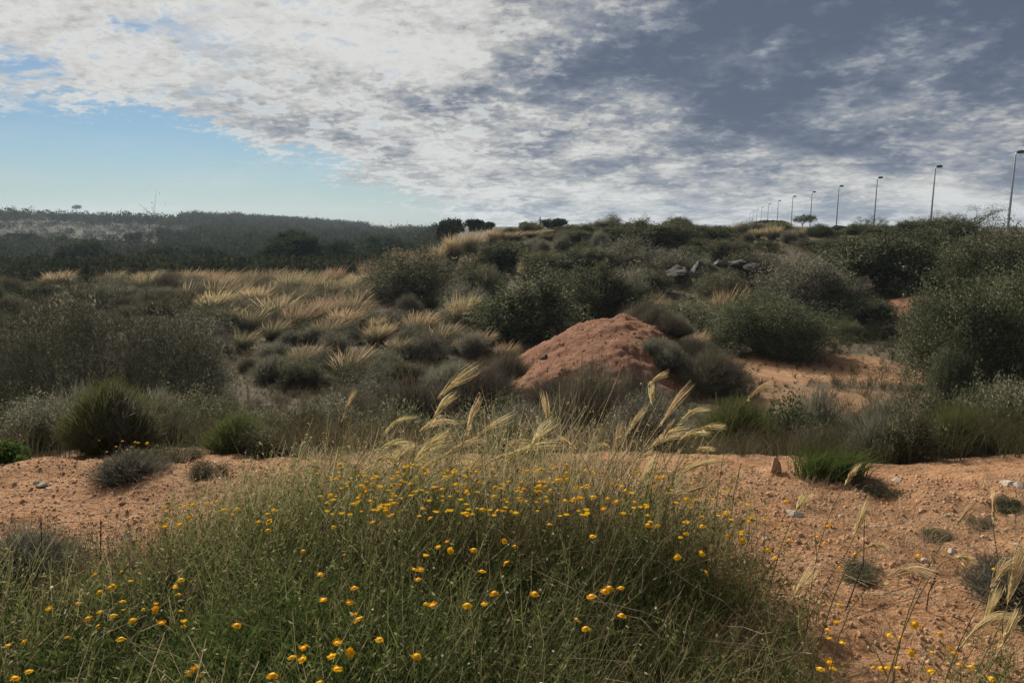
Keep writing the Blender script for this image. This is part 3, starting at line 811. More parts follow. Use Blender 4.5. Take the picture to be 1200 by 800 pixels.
# small scrub cushions between the larger shrubs
scr = []
for i in range(165):
    Y = float(np.exp(RNG.uniform(np.log(13), np.log(60))))
    px = RNG.uniform(225, 620) if Y > 19 else RNG.uniform(225, 600)
    if i % 3 == 0: px, Y = RNG.uniform(600, 1150), RNG.uniform(30, 62)
    x = float(at(px, 300, Y)[0])
    if ((x - MX + .8) / 4.2) ** 2 + ((Y - MY + 1) / 6) ** 2 < 1.0: continue
    k = RNG.choice(['grey', 'olive', 'twig', 'greytwig', 'grey'])
    pr = PROT[k][RNG.integers(len(PROT[k]))]; w = RNG.uniform(.8, 1.8)
    o = thing('scrub_cushion', 'x', 'shrub', (x, Y, hs(x, Y) - .06), RNG.uniform(-.5, .5) if 'twig' in k else RNG.uniform(0, 6), (w / pr[-2], w / pr[-2], w * RNG.uniform(.5, .75) / pr[-1]), 'low scrub cushions')
    for me in pr[:-2]: link(me.name.split('.')[0], me, o)
    scr.append((o, px, Y, 'r' if px > 600 else 'l'))
mnd = []
for i in range(27):
    a = RNG.uniform(-1.1, 1.2) if i < 27 else RNG.uniform(2.6, 4.2); q = RNG.uniform(.42, 1.0) if i < 27 else RNG.uniform(.8, 1.05)
    x, Y = MX + 3.1 * q * math.cos(a) - .2, MY + 3.6 * q * math.sin(a) - .4
    k = RNG.choice(['twig', 'greytwig', 'twig', 'grey']); pr = PROT[k][RNG.integers(len(PROT[k]))]; w = RNG.uniform(.7, 1.6)
    z = max(float(mound_h(np.array([x]), np.array([Y]))[0]), hs(x, Y))
    o = thing('dry_shrub', 'x', 'shrub', (x, Y, z - .06), RNG.uniform(-.5, .5), (w / pr[-2], w / pr[-2], w * RNG.uniform(.45, .65) / pr[-1]), 'dry shrubs growing on the red mound')
    for me in pr[:-2]: link(me.name.split('.')[0], me, o)
    mnd.append((o, 600 + x / Y * F, Y))
rows(mnd, 0, ['dry shrub, # of the lowest ones on the red mound', 'dry shrub, # of the middle ones on the red mound', 'dry shrub, # of the highest ones on the red mound'])
rows([t for t in scr if t[3] == 'l'], 0, ['low scrub cushion, # of the nearest row at the bank foot', 'low scrub cushion, # of the second row, short of the red mound', 'low scrub cushion, # of the third row, level with the mound front',
     'low scrub cushion, # of the fourth row, beside the red mound', 'low scrub cushion, # of those among the front golden tussocks', 'low scrub cushion, # of those among the middle golden tussocks',
     'low scrub cushion, # of those behind the golden tussocks', 'low scrub cushion, # of the last row at the plain\'s far edge'])
rows([t for t in scr if t[3] == 'r'], 0, ['low scrub cushion, # of the lowest on the right hillside', 'low scrub cushion, # of the middle ones on the right hillside', 'low scrub cushion, # of the highest on the right hillside'])

bank = []
for i in range(120):
    Y = RNG.uniform(5.6, 13.5); px = RNG.uniform(-20, 1230)
    if 790 < px < 985 and Y < 9.8: continue
    x = float(at(px, 300, Y)[0])
    k = RNG.choice(['herb', 'twig', 'greytwig', 'olive', 'broom', 'grey', 'herb'])
    pr = PROT[k][RNG.integers(len(PROT[k]))]; w = RNG.uniform(.5, 1.15) * (.7 if Y < 7 else 1.0)
    o = thing('bank_plant', 'x', 'plant', (x, Y, hs(x, Y) - .05), RNG.uniform(-.5, .5) if 'twig' in k or k == 'broom' else RNG.uniform(0, 6), (w / pr[-2], w / pr[-2], w * RNG.uniform(.5, .9) / pr[-1]), 'undergrowth on the bank')
    for me in pr[:-2]: link(me.name.split('.')[0], me, o)
    bank.append((o, px, Y, 'l' if px < 400 else 'm' if px < 800 else 'r'))
for z_, side in (('l', 'left'), ('m', 'middle'), ('r', 'right')):
    rows([t for t in bank if t[3] == z_], 0, [f'undergrowth plant, # of the front row behind the soil edge, {side} part', f'undergrowth plant, # of the second row down the bank, {side} part', f'undergrowth plant, # of the lowest row at the bank foot, {side} part'])

# ------------------------------------------------------------------ trees
for px, pt, w, Y, lab in [(527, 257, 36, 88, 'dark round pine, left and largest of the skyline trio at the spur'), (556, 257, 27, 90, 'dark round pine in the middle of the skyline trio'),
                          (569, 260, 22, 92, 'dark round pine at the right of the skyline trio'), (617, 260, 21, 92, 'small dark pine alone on the centre skyline'),
                          (649, 256, 32, 90, 'dark spreading pine on the skyline right of the small one'), (905, 258, 44, 80, 'low dark tree below the leftmost street lamps'),
                          (984, 264, 20, 84, 'small dark tree at the foot of a lamp, right of flat-topped tree')]:
    place('pine', 'pine_tree', 'tree', px, pt, w, Y, lab, 'trees on the hill skyline')
place('umbrella', 'flat_topped_tree', 'tree', 942, 251, 30, 82, 'flat-topped tree with open crown on the right skyline', 'trees on the hill skyline')
for px, pt, Y, v, lab in [(1128, 228, 56, 0, 'sparse wind-bent tree on the skyline left of the nearest lamp'), (1118, 240, 58, 1, 'smaller sparse tree close left of the wind-bent one'),
                          (1034, 248, 64, 1, 'thin sparse tree right of the third lamp from right'), (1062, 248, 66, 0, 'thin sparse tree left of the second lamp from right'), (1018, 250, 70, 1, 'faint sparse tree left of the third lamp from right')]:
    pr = PROT['bare'][v]; x, g, w, ht = placed_px(px, pt, 40, Y)
    o = thing('sparse_tree', lab, 'tree', (x, Y, g - .05), 0, (ht / pr[-1],) * 3, 'sparse trees on the right skyline')
    for me in pr[:-2]: link(me.name.split('.')[0], me, o)

# the wood beyond the plain: front trees one by one, the rest as one mass
wood = []
for i in range(46):
    px = RNG.uniform(90, 500) if i % 3 else RNG.uniform(280, 500); Y = RNG.uniform(86, 165) if px > 250 else RNG.uniform(110, 165)
    wood.append((px, Y))
for i in range(22): wood.append((RNG.uniform(-10, 300), RNG.uniform(170, 260)))
wobjs = []
for px, Y in wood:
    x = xat(px, Y); pr = PROT['pine'][RNG.integers(4)]; ht = RNG.uniform(3.6, 8.6) * (1.0 if Y < 166 else .75)
    if px > 330: ht = min(ht, max(2.5, .6 - hs(x, Y)))
    o = thing('pine_tree', 'x', 'tree', (x, Y, hs(x, Y) - .2), RNG.uniform(0, 6.28), (ht / 6 * RNG.uniform(.9, 1.35),) * 2 + (ht / 6,), 'pines of the far wood')
    for me in pr[:-2]: link(me.name.split('.')[0], me, o)
    wobjs.append((o, px, Y, 'front' if Y < 166 else 'back'))
for t in wobjs:
    if t[3] == 'front':
        t[0]['label'] = 'dark pine at the front of the far wood, ' + ('left part' if t[1] < 280 else 'middle part' if t[1] < 390 else 'right part by the spur')
    else:
        t[0]['label'] = 'dark pine scattered on the far hillside at the left, ' + ('near the frame edge' if t[1] < 120 else 'above the wood')
for px, ht, lab in [(92, 7.5, 'round lone tree, tallest on the far left skyline'), (14, 3.0, 'small far skyline bush near the left frame edge'), (34, 2.6, 'tiny skyline bush between frame edge and lone tree'),
                    (58, 2.8, 'tiny skyline bush just left of the lone tree'), (123, 2.6, 'tiny skyline bush just right of the lone tree'), (154, 3.6, 'small skyline bush, left of the close pair'), (166, 3.4, 'small skyline bush, right of the close pair'),
                    (213, 3.0, 'tiny skyline bush near the start of the wooded ridge')]:
    Y = 590; x = xat(px, Y); pr = PROT['umbrella'][0] if ht > 7 else PROT['pine'][1]
    o = thing('lone_tree' if ht > 7 else 'skyline_bush', lab, 'tree' if ht > 7 else 'bush', (x, Y, hs(x, Y) - .3), 0, (ht / pr[-1],) * 3)
    for me in pr[:-2]: link(me.name.split('.')[0], me, o)

def far_mass(name, n, gen, leaf, per, mat):
    b = MB(); pts = gen(n)
    for (x, y, ht, w) in pts:
        g = hs(x, y)
        d = rdirs(per, -.2)
        lump = 1 + .35 * np.sin(d[:, 0] * 5 + x) * np.cos(d[:, 1] * 4 + y)
        C = np.array([x, y, g]) + d * np.array([w / 2, w / 2, ht * .55]) * (lump * RNG.uniform(.7, 1.05, per))[:, None] + np.array([0, 0, ht * .42])
        b.leaves(C, d + RNG.normal(0, .7, (per, 3)), leaf * RNG.uniform(.6, 1.3, per), leaf * .55 * RNG.uniform(.6, 1.3, per), np.clip(RNG.random() * .75 + RNG.random(per) * .3, 0, 1))
    return tag(link(name, b.mesh(name, mat)), kind='stuff')
def gen_wood(n):
    out = []
    while len(out) < n:
        px = RNG.uniform(-40, 560); Y = RNG.uniform(150, 610); x = xat(px, Y)
        dens = .52 * sstep(560, 380, Y) + (1 - .52 * sstep(560, 380, Y)) * sstep(120, 330, px - (Y - 165) * .08) 
        if px < 215 and Y > 425: continue
        if px > 430 and hs(x, Y) > -4.2: continue
        if fbm(np.array([x * .02]), np.array([Y * .012]), 3, 61)[0] + .5 > .25 + .5 * (1 - dens) and RNG.random() < .10 + .90 * dens:
            out.append((x, Y, RNG.uniform(3.5, 7), RNG.uniform(4.5, 8)))
    return out
far_mass('far_wood', 2500, gen_wood, .9, 130, M['far'])
def gen_scrub(n):
    out = []
    while len(out) < n:
        px = RNG.uniform(-40, 470); Y = float(np.exp(RNG.uniform(np.log(62), np.log(440))))
        if px > 330 and Y > 115: continue
        x = xat(px, Y)
        if 0: continue
        Y = Y; x = xat(px, Y)
        if fbm(np.array([x * .03]), np.array([Y * .02]), 3, 66)[0] > -.28:
            out.append((x, Y, RNG.uniform(1.0, 2.6) * (1.3 if Y > 150 else .8), RNG.uniform(1.8, 4.5)))
    return out
far_mass('far_scrub', 2900, gen_scrub, .46, 80, M['far'])

# ------------------------------------------------------------------ street lamps
LABL = ['nearest and tallest street lamp at the right frame edge', 'second tallest street lamp, left of the nearest one', 'third street lamp counting from the right edge',
        'fourth street lamp from the right, left of the third', 'fifth street lamp from the right', 'sixth street lamp from the right', 'seventh street lamp, above the flat-topped tree\'s left',
        'eighth street lamp from the right', 'ninth street lamp from the right', 'tenth street lamp, third from the far end of the row', 'second farthest street lamp of the row', 'farthest and shortest street lamp at the left end of the row']
for i, (px, pt, d) in enumerate([(1190, 178, 82), (1096, 195, 104), (1028, 208, 131), (983, 218, 157), (951.5, 225, 186), (929, 230, 215), (912, 235, 258), (900.5, 239, 302), (892.5, 243, 365), (887, 245.5, 420), (882.5, 248, 480), (878.5, 250, 545)]):
    p = at(px, pt, d); x = float(p[0]); g = hs(x, d); H = float(p[2]) - g
    o = thing('street_lamp', LABL[i], 'street lamp', (x, d, g), 0, (1, 1, 1), 'street lamps along the hill crest')
    b = MB(); b.tube([(0, 0, 0), (0, 0, 1.0), (.03, 0, H * .5), (.06, 0, H - .25), (.12, 0, H - .1), (.35, 0, H - .04)], [.14, .13, .105, .075, .06, .05], 8)
    link('pole', b.mesh('pole', M['steel'], True), o)
    b = MB(); b.tube([(.15, 0, H - .03), (.3, 0, H - .02), (.75, 0, H + .01), (.98, 0, H + .02)], [.06, .17, .19, .10], 8)
    hd = link('lamp_head', b.mesh('lamp_head', M['lampdark'], True), o)
    b = MB(); b.box((.62, 0, H - .175), (.5, .24, .04)); link('lens', b.mesh('lens', M['lens']), hd)
    b = MB(); b.box((0, 0, .04), (.45, .45, .09)); link('base_plate', b.mesh('base_plate', M['steel']), o)
# utility poles on the far ridge
for px, pt, d, lab in [(384, 258, 420, 'thin utility pole, leftmost and tallest on the far wooded ridge'), (409, 261, 470, 'thin utility pole, second from left on the wooded ridge'), (426, 261.5, 500, 'thin utility pole, third from left on the wooded ridge'), (458, 258, 480, 'thin utility pole, right of centre on the wooded ridge'),
                       (477, 259, 500, 'thin utility pole, rightmost before the skyline trio of pines'), (633, 254, 150, 'thin utility pole between the small and spreading skyline pines')]:
    p = at(px, pt, d); x = float(p[0]); g = hs(x, d); H = float(p[2]) - g
    o = thing('utility_pole', lab, 'utility pole', (x, d, g), 0, (1, 1, 1), 'utility poles on the ridge')
    b = MB(); b.tube([(0, 0, 0), (0, 0, H)], [.16, .11], 6); link('pole', b.mesh('pole', M['wood']), o)
    b = MB(); b.box((0, -.16, H - .6), (.9, .12, .14)); cr = link('crossarm', b.mesh('crossarm', M['wood']), o)

# ------------------------------------------------------------------ stones
import bmesh
def rock_mesh(name, mat, seed, sub=3, rough=.35, flat=.7):
    bm = bmesh.new(); bmesh.ops.create_icosphere(bm, subdivisions=sub, radius=1)
    co = np.array([v.co[:] for v in bm.verts])
    n = fbm(co[:, 0] * 1.3 + seed * 3, co[:, 1] * 1.3 + co[:, 2] * 1.7, 3, seed) + .5 * fbm(co[:, 2] * 2.5 + seed, co[:, 0] * 2.5 - co[:, 1], 2, seed + 3)
    for v, k in zip(bm.verts, n):
        v.co *= 1 + rough * k * 1.6
        for ax in ((.8, .5, .33), (-.7, .6, .4), (.2, -.85, .5), (-.3, -.5, .8)):       # broken faces
            a = np.array(ax); d = float(np.dot(a / np.linalg.norm(a), v.co)); 
            if d > .55: v.co -= (v.co.__class__(tuple(a / np.linalg.norm(a)))) * (d - .55) * .85
        v.co.z *= flat
    me = bpy.data.meshes.new(name); bm.to_mesh(me); bm.free(); me.materials.append(mat); return me
clods = [rock_mesh('soil_clod', M['clod'], s, 3, .8) for s in range(4)]
pales = [rock_mesh('pale_stone', M['pale'], s + 10) for s in range(3)]
greys = [rock_mesh('rock', M['rock'], s + 20, 4, .9, .8) for s in range(3)]
for px, py, Y, wd, hh, lab in [(797, 313, 40, 1.5, .95, 'large grey boulder, leftmost of the hillside outcrop'), (822, 308, 41, 1.1, .8, 'grey boulder right beside the large one on the hillside'), (845, 305, 42, .9, .5, 'flat grey boulder in the middle of the hillside outcrop'),
                               (866, 305, 42, 1.1, .5, 'grey slab, fourth from left in the hillside outcrop'), (886, 308, 41, .9, .45, 'grey slab, rightmost of the hillside outcrop'), (638, 432, 18.2, .28, .25, 'small pale boulder on the left flank of the red mound')]:
    if px == 638: Y = 21.5
    p = at(px, py, Y); x = float(p[0]); o = link('boulder', greys[int(px) % 3]); g = hs(x, Y)
    o.location = (x, Y, max(float(p[2]) - hh * .3, g)); o.scale = (wd / 2 * 1.1, wd / 2, hh * .6); o.rotation_euler = (RNG.uniform(-.2, .2), 0, RNG.uniform(0, 6))
    if px == 638: o.location = (x, Y, float(mound_h(np.array([x]), np.array([Y]))[0]))
    tag(o, lab, 'boulder', 'boulders of the valley and hillside')
stones = [('clod', 908, 551, .045, .10, 'pointed reddish clod standing at the far edge of the right soil'), ('clod', 134, 540, .06, .04, 'reddish clod on the far rim of the left bare soil'),
          ('pale', 930, 606, .055, .03, 'pale grey stone in front of the right bare soil\'s weeds'), ('pale', 1182, 568, .06, .03, 'pale flat stone at the right end of the soil rim'), ('pale', 1194, 572, .05, .03, 'pale stone at the right frame edge by the soil rim'),
          ('clod', 1170, 585, .06, .05, 'brown clod below the pale stones at the right rim'), ('pale', 1052, 560, .05, .02, 'pale flat stone behind the creeping plant'), ('pale', 50, 572, .04, .02, 'pale stone on the left bare soil near the frame edge'),
          ('clod', 1158, 600, .05, .04, 'brown clod beside the small grey plant on the right soil')]
for k, px, py, s, hh, lab in stones:
    p = at_z(px, py, 0); x, Y = float(p[0]), float(p[1])
    o = link('soil_clod' if k == 'clod' else 'pale_stone', (clods if k == 'clod' else pales)[int(px) % 3])
    o.location = (x, Y, hs(x, Y) + hh * .25); o.scale = (s, s * .8, hh); o.rotation_euler = (0, 0, RNG.uniform(0, 6)); tag(o, lab, 'stone', 'stones on the bare soil')
st = []
for i in range(46):
    right = RNG.random() < .65
    px = RNG.uniform(780, 1195) if right else RNG.uniform(5, 260); py = RNG.uniform(556, 700) if right else RNG.uniform(545, 632)
    p = at_z(px, py, 0); x, Y = float(p[0]), float(p[1]); s = RNG.uniform(.012, .032)
    pl = RNG.random() < .3
    o = link('small_stone', (pales if pl else clods)[RNG.integers(3)])
    o.location = (x, Y, hs(x, Y) + s * .2); o.scale = (s, s * RNG.uniform(.7, 1), s * RNG.uniform(.5, .9)); o.rotation_euler = (RNG.uniform(-.3, .3), 0, RNG.uniform(0, 6))
    tag(o, 'x', 'stone', 'small stones on the bare soil'); st.append((o, px, py, ('r' if right else 'l') + ('p' if pl else 'c')))
for key, a, tx in [('lc', ['far', 'near'], 'small reddish clod, # in the {} half of the left bare soil'), ('lp', [''], 'small pale stone, # on the left bare soil'),
                   ('rc', ['far', 'middle', 'near'], 'small reddish clod, # in the {} part of the right bare soil'), ('rp', ['far', 'near'], 'small pale stone, # in the {} half of the right bare soil')]:
    rows([t for t in st if t[3] == key], 0, [tx.format(q) for q in a])
b = MB()
n = 3000; xx = MX + RNG.uniform(-3.4, 3.2, n); yy = MY + RNG.uniform(-5.8, 3, n); kk = mound_h(xx, yy) > h(xx, yy) - .1; xx, yy = xx[kk], yy[kk]; n = len(xx)
ss = .008 + .045 * RNG.random(n) ** 5
V = np.array([[1, 0, -.3], [0, 1, -.3], [-1, 0, -.3], [0, -1, -.3], [.55, 0, .5], [0, .55, .6], [-.55, 0, .5], [0, -.55, .45]])[None] * (ss[:, None, None] * RNG.uniform(.6, 1.4, (n, 8, 3))) + np.stack([xx, yy, mound_h(xx, yy) + ss * .1], 1)[:, None]
b.add(V, (np.array([(0, 1, 5, 4), (1, 2, 6, 5), (2, 3, 7, 6), (3, 0, 4, 7), (4, 5, 6, 7)])[None] + (np.arange(n) * 8)[:, None, None]).reshape(-1, 4), np.ones((n, 8, 4)))
tag(link('mound_rubble', b.mesh('mound_rubble', M['rubble'])), kind='stuff')
b = MB()
def pebbles(n, x0, x1, y0, y1):
    x = RNG.uniform(x0, x1, n); y = RNG.uniform(y0, y1, n)
    keep = y < edge_y(x) + .1; x, y = x[keep], y[keep]; z = h(x, y); n = len(x)
    s = .0025 + .012 * RNG.random(n) ** 4.5
    base = np.array([[1, 0, -.3], [0, 1, -.3], [-1, 0, -.3], [0, -1, -.3], [.55, 0, .5], [0, .55, .6], [-.55, 0, .5], [0, -.55, .45]])
    V = base[None] * (s[:, None, None] * RNG.uniform(.6, 1.35, (n, 8, 3)))
    a = RNG.uniform(0, 6.28, n); ca, sa = np.cos(a)[:, None], np.sin(a)[:, None]
    V = np.stack([V[..., 0] * ca - V[..., 1] * sa, V[..., 0] * sa + V[..., 1] * ca, V[..., 2]], 2) + np.stack([x, y, z + s * .15], 1)[:, None]
    q = np.array([(0, 1, 5, 4), (1, 2, 6, 5), (2, 3, 7, 6), (3, 0, 4, 7), (4, 5, 6, 7)])
    Q = (q[None] + (np.arange(n) * 8)[:, None, None]).reshape(-1, 4)
    A = np.ones((n, 8, 4)) * RNG.random(n)[:, None, None]
    b.add(V, Q, A)
pebbles(52000, -4.2, 4.2, 2.0, 5.2)
tag(link('gravel', b.mesh('gravel', M['clod'])), kind='stuff')

# ------------------------------------------------------------------ valley ground cover
def tufts(b, x, y, z, nb, L, wd, spread=.5, k=4, lean=.12, tone=None):
    n = len(x) * nb; idx = np.repeat(np.arange(len(x)), nb)
    Lv = (np.broadcast_to(L, (len(x),)))[idx] * RNG.uniform(.5, 1.2, n)
    a = RNG.uniform(0, 2 * np.pi, n); out = np.stack([np.cos(a), np.sin(a), np.zeros(n)], 1) * (RNG.random(n) ** .7 * spread)[:, None]
    base = np.stack([x, y, z], 1)[idx] + out * (Lv * .25)[:, None] - np.array([0, 0, .01])
    t = np.linspace(0, 1, k)
    P = base[:, None] + out[:, None] * (Lv[:, None] * t[None] ** 1.6)[..., None]
    P[..., 2] += Lv[:, None] * (t - .3 * t ** 3 * spread)[None]
    P[..., 0] += lean * Lv[:, None] * (t ** 2)[None]
    wv = (np.broadcast_to(wd, (len(x),)))[idx]
    rn = None if tone is None else np.clip(np.asarray(tone)[idx] + RNG.normal(0, .16, n), 0, 1)
    b.ribbons(P, np.array([1, .9, .65, .2][:k] if k == 4 else np.linspace(1, .25, k))[None] * wv[:, None], RNG.normal(size=(n, 3)), rn)

b = MB()
n = 23000
Y = np.exp(RNG.uniform(np.log(5.6), np.log(68), n)); px = RNG.uniform(-60, 1260, n)
x = (px - 600) / F * Y
keep = (((x - MX) / 3.0) ** 2 + ((Y - MY) / 3.7) ** 2 > 1)
zn = zone_ground(x, Y); bare = np.maximum(zn[..., 0], zn[..., 1])
keep &= RNG.random(n) > bare * .93
keep &= RNG.random(n) < .45 + .55 * np.maximum(sstep(9, 13, Y), sstep(940, 1020, px))
x, Y, px = x[keep], Y[keep], px[keep]
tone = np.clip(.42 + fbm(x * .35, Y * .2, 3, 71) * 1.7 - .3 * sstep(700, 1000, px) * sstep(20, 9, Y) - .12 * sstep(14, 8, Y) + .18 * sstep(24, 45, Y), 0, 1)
L = RNG.uniform(.18, .42, len(x)) * np.clip(1 + 2.2 * fbm(x * .6, Y * .6, 3, 77), .25, 2.0) * (1 + .3 * sstep(850, 1000, px) * sstep(14, 8, Y))
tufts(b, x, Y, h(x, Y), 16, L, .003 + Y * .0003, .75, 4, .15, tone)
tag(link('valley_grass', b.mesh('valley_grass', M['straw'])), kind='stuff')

# ------------------------------------------------------------------ foreground weeds
pxk = [-80, 60, 130, 190, 260, 330, 400, 560, 700, 760, 820, 900, 950, 1000, 1060, 1140, 1200, 1290]
yfk = [2.75, 2.8, 2.95, 3.3, 3.55, 3.65, 3.85, 3.95, 3.8, 3.6, 3.45, 3.15, 2.75, 2.3, 2.1, 2.1, 2.35, 2.4]
htk = [.36, .36, .37, .40, .45, .48, .53, .55, .54, .49, .43, .36, .30, .24, .18, .18, .26, .3]
def weed_zone(px, Y):
    far = np.interp(px, pxk, yfk); ht = np.interp(px, pxk, htk)
    return far, ht
def weed_points(n, margin=.25):
    Y = np.sqrt(RNG.uniform(1.25 ** 2, 4.2 ** 2, n)); px = RNG.uniform(-120, 1320, n)
    far, ht = weed_zone(px, Y)
    x = (px - 600) / F * Y
    nz = fbm(x * 1.9, Y * 1.9, 4, 81)
    k = sstep(margin, -margin, Y - far + nz * 1.1)
    thin = np.interp(px, [760, 850, 920, 1000, 1150, 1200], [1, .72, .55, .45, .42, .6])
    keep = RNG.random(n) < k * thin * np.clip(.75 + nz * 1.3, .15, 1)
    return x[keep], Y[keep], px[keep], ht[keep], nz[keep]
def stems(b, x, y, ht, nleaf, wd, ll, lw, lean=.16, tone=0.0, side_leaf=.9):
    n = len(x); k = 5
    z = h(x, y); H = ht * RNG.uniform(.55, 1.12, n)
    dx = RNG.normal(lean, .25, n) * H; dy = RNG.normal(0, .24, n) * H
    t = np.linspace(0, 1, k)
    P = np.stack([x[:, None] + dx[:, None] * t[None] ** 1.7, y[:, None] + dy[:, None] * t[None] ** 1.4, z[:, None] - .01 + H[:, None] * t[None]], 2)
    P[:, 1:4] += RNG.normal(0, .009, (n, 3, 3))
    rb = np.clip(RNG.random(n) * .75 + tone, 0, 1)
    b.ribbons(P, np.array([[1, .95, .85, .7, .4]]) * wd, RNG.normal(size=(n, 3)), rb)
    if nleaf:
        m = n * nleaf; idx = np.repeat(np.arange(n), nleaf)
        f = RNG.uniform(.08, .98, m) * (k - 1); j = np.minimum(f.astype(int), k - 2); fr = (f - j)[:, None]
        p = P[idx, j] * (1 - fr) + P[idx, j + 1] * fr
        a = RNG.uniform(0, 6.28, m)
        d = np.stack([np.cos(a) * side_leaf, np.sin(a) * side_leaf, RNG.uniform(.1, 1.3, m)], 1)
        b.leaves(p, d, ll * RNG.uniform(.5, 1.35, m) * (1.25 - .6 * f / (k - 1)), lw * RNG.uniform(.6, 1.3, m), np.clip(rb[idx] * .6 + RNG.random(m) * .45, 0, 1))

b = MB()
x, y, px, ht, nz = weed_points(29000)
stems(b, x, y, ht * np.clip(1 + nz * 1.5, .35, 1.5), 9, .0033, .030, .0064, tone=.35 * sstep(.02, .3, nz) + .35 * sstep(2.9, 3.6, y) + .25 * sstep(.05, .3, fbm(x * 1.1, y * 1.1, 2, 85)))
x, y, px, ht, nz = weed_points(14000, .5)
tufts(b, x, y, h(x, y), 5, ht * RNG.uniform(.45, .85, len(x)), .0032, .55, 5, .18, np.clip(.35 + nz, 0, 1))
tag(link('wild_weeds', b.mesh('wild_weeds', M['weed'])), kind='stuff')

b = MB()
for cx, cy, r, n in [(330, 2.15, .30, 1500), (300, 1.85, .35, 1500), (250, 1.75, .3, 700), (705, 1.72, .12, 260), (60, 1.9, .4, 1300), (150, 1.8, .3, 900), (20, 2.3, .4, 700), (400, 2.4, .3, 600), (560, 2.0, .25, 400), (470, 1.75, .2, 260)]:
    a = RNG.uniform(0, 6.28, n); q = np.sqrt(RNG.random(n)) * r
    x0 = (cx - 600) / F * cy
    x, y = x0 + np.cos(a) * q * 1.3, cy + np.sin(a) * q
    stems(b, x, y, np.full(n, .40 if cx in (300, 330) else .26), 9, .0032, .05, .0075, tone=.1)
px = np.array([968.0]); 
for i in range(3):
    p = at_z(955 + i * 18, 557, 0); n = 110
    tufts(b, p[0] + RNG.normal(0, .05, n), p[1] + RNG.normal(0, .05, n), np.full(n, hs(p[0], p[1])), 4, np.full(n, .21), .006, .75, 4, .1, np.full(n, .5))
tag(link('green_herbs', b.mesh('green_herbs', M['weed2'])), kind='stuff')

b = MB()
x, y, px, ht, nz = weed_points(9000, .6)
stems(b, x, y, ht * RNG.uniform(.5, 1.05, len(x)), 3, .0022, .026, .003, lean=.2, tone=.1)
n = 1500; Yb = RNG.uniform(1.6, 3.6, n); pb = RNG.uniform(-50, 1250, n); xb = (pb - 600) / F * Yb
k = 4; a = RNG.uniform(0, 6.28, n); Lb = RNG.uniform(.2, .55, n); zb = h(xb, Yb) + RNG.uniform(.02, .28, n) * np.interp(pb, pxk, htk) / .5
t = np.linspace(0, 1, k)
P = np.stack([xb[:, None] + np.cos(a)[:, None] * Lb[:, None] * t, Yb[:, None] + np.sin(a)[:, None] * Lb[:, None] * t * .5, zb[:, None] + (Lb * RNG.uniform(-.1, .5, n))[:, None] * t], 2)
P[:, 1:3] += RNG.normal(0, .012, (n, 2, 3))
b.ribbons(P, np.array([[1, 1, .8, .5]]) * .003, RNG.normal(size=(n, 3)))
# thin dry grass on the bare soil
n = 3000; pxs = RNG.uniform(-20, 1230, n); pys = RNG.uniform(552, 690, n)
pt = np.array([at_z(p_, q_, 0)[:2] for p_, q_ in zip(pxs, pys)])
kk = fbm(pt[:, 0] * 1.6, pt[:, 1] * 1.6, 3, 91) + .05 * RNG.normal(size=len(pt)) > .05
pt = pt[kk]; tufts(b, pt[:, 0], pt[:, 1], h(pt[:, 0], pt[:, 1]), 5, RNG.uniform(.03, .15, len(pt)), .0024, .9, 4, .1)
tag(link('dry_grass', b.mesh('dry_grass', M['dry'])), kind='stuff')

b = MB()
x, y, px, ht, nz = weed_points(1500, .4)
n = len(x)
b.leaves(np.stack([x, y, h(x, y) + ht * RNG.uniform(.35, 1.05, n)], 1), rdirs(n), RNG.uniform(.006, .016, n), RNG.uniform(.005, .010, n))
tag(link('pale_seed_fluff', b.mesh('pale_seed_fluff', M['bits'])), kind='stuff')

# brown-stemmed weeds on the near left soil edge
b = MB()
n = 500; pb = RNG.uniform(-30, 190, n); yb = RNG.uniform(2.75, 3.35, n)
stems(b, (pb - 600) / F * yb, yb, np.full(n, .30), 4, .0028, .016, .006, lean=.05)
tag(link('brown_weeds', b.mesh('brown_weeds', M['twig'])), kind='stuff')

# ------------------------------------------------------------------ daisies
def daisy_head(seed, tilt, n=17, droop=.1):
    b = MB(); Rr = .0138
    a = np.linspace(0, 2 * np.pi, n, endpoint=False) + RNG.normal(0, .06, n)
    out = np.stack([np.cos(a), np.sin(a), np.zeros(n)], 1)
    L = Rr * RNG.uniform(.82, 1.1, n); t = np.linspace(.22, 1, 4)
    P = out[:, None] * (L[:, None] * t)[..., None]
    P[..., 2] += .004 - droop * (t ** 2)[None] * L[:, None] + RNG.normal(0, .0012, (n, 1))
    side = np.stack([-np.sin(a), np.cos(a), RNG.normal(0, .15, n)], 1)
    b.ribbons(P, np.array([[.003, .006, .0066, .0033]]), side)
    head = b.mesh('flower_head', M['petal'])
    d = MB(); k = 10; rings = [(0.0075, .001), (.0078, .0045), (.0055, .0075), (.0022, .0088)]
    V = [[r * np.cos(q), r * np.sin(q), z] for r, z in rings for q in np.linspace(0, 2 * np.pi, k, endpoint=False)]
    Q = [(i * k + j, i * k + (j + 1) % k, (i + 1) * k + (j + 1) % k, (i + 1) * k + j) for i in range(3) for j in range(k)]
    Q += [(30 + 0, 30 + 2 * j, 30 + 2 * j + 1, 30 + (2 * j + 2) % k) for j in range(1, 4)]
    d.add(V, Q, np.ones((len(V), 4)))
    return head, d.mesh('disc', M['disc'], True)
HEADS = [daisy_head(i, 0, n, dr) for i, (n, dr) in enumerate([(17, .02), (15, -.15), (19, .12), (13, -.40), (16, .25)])]
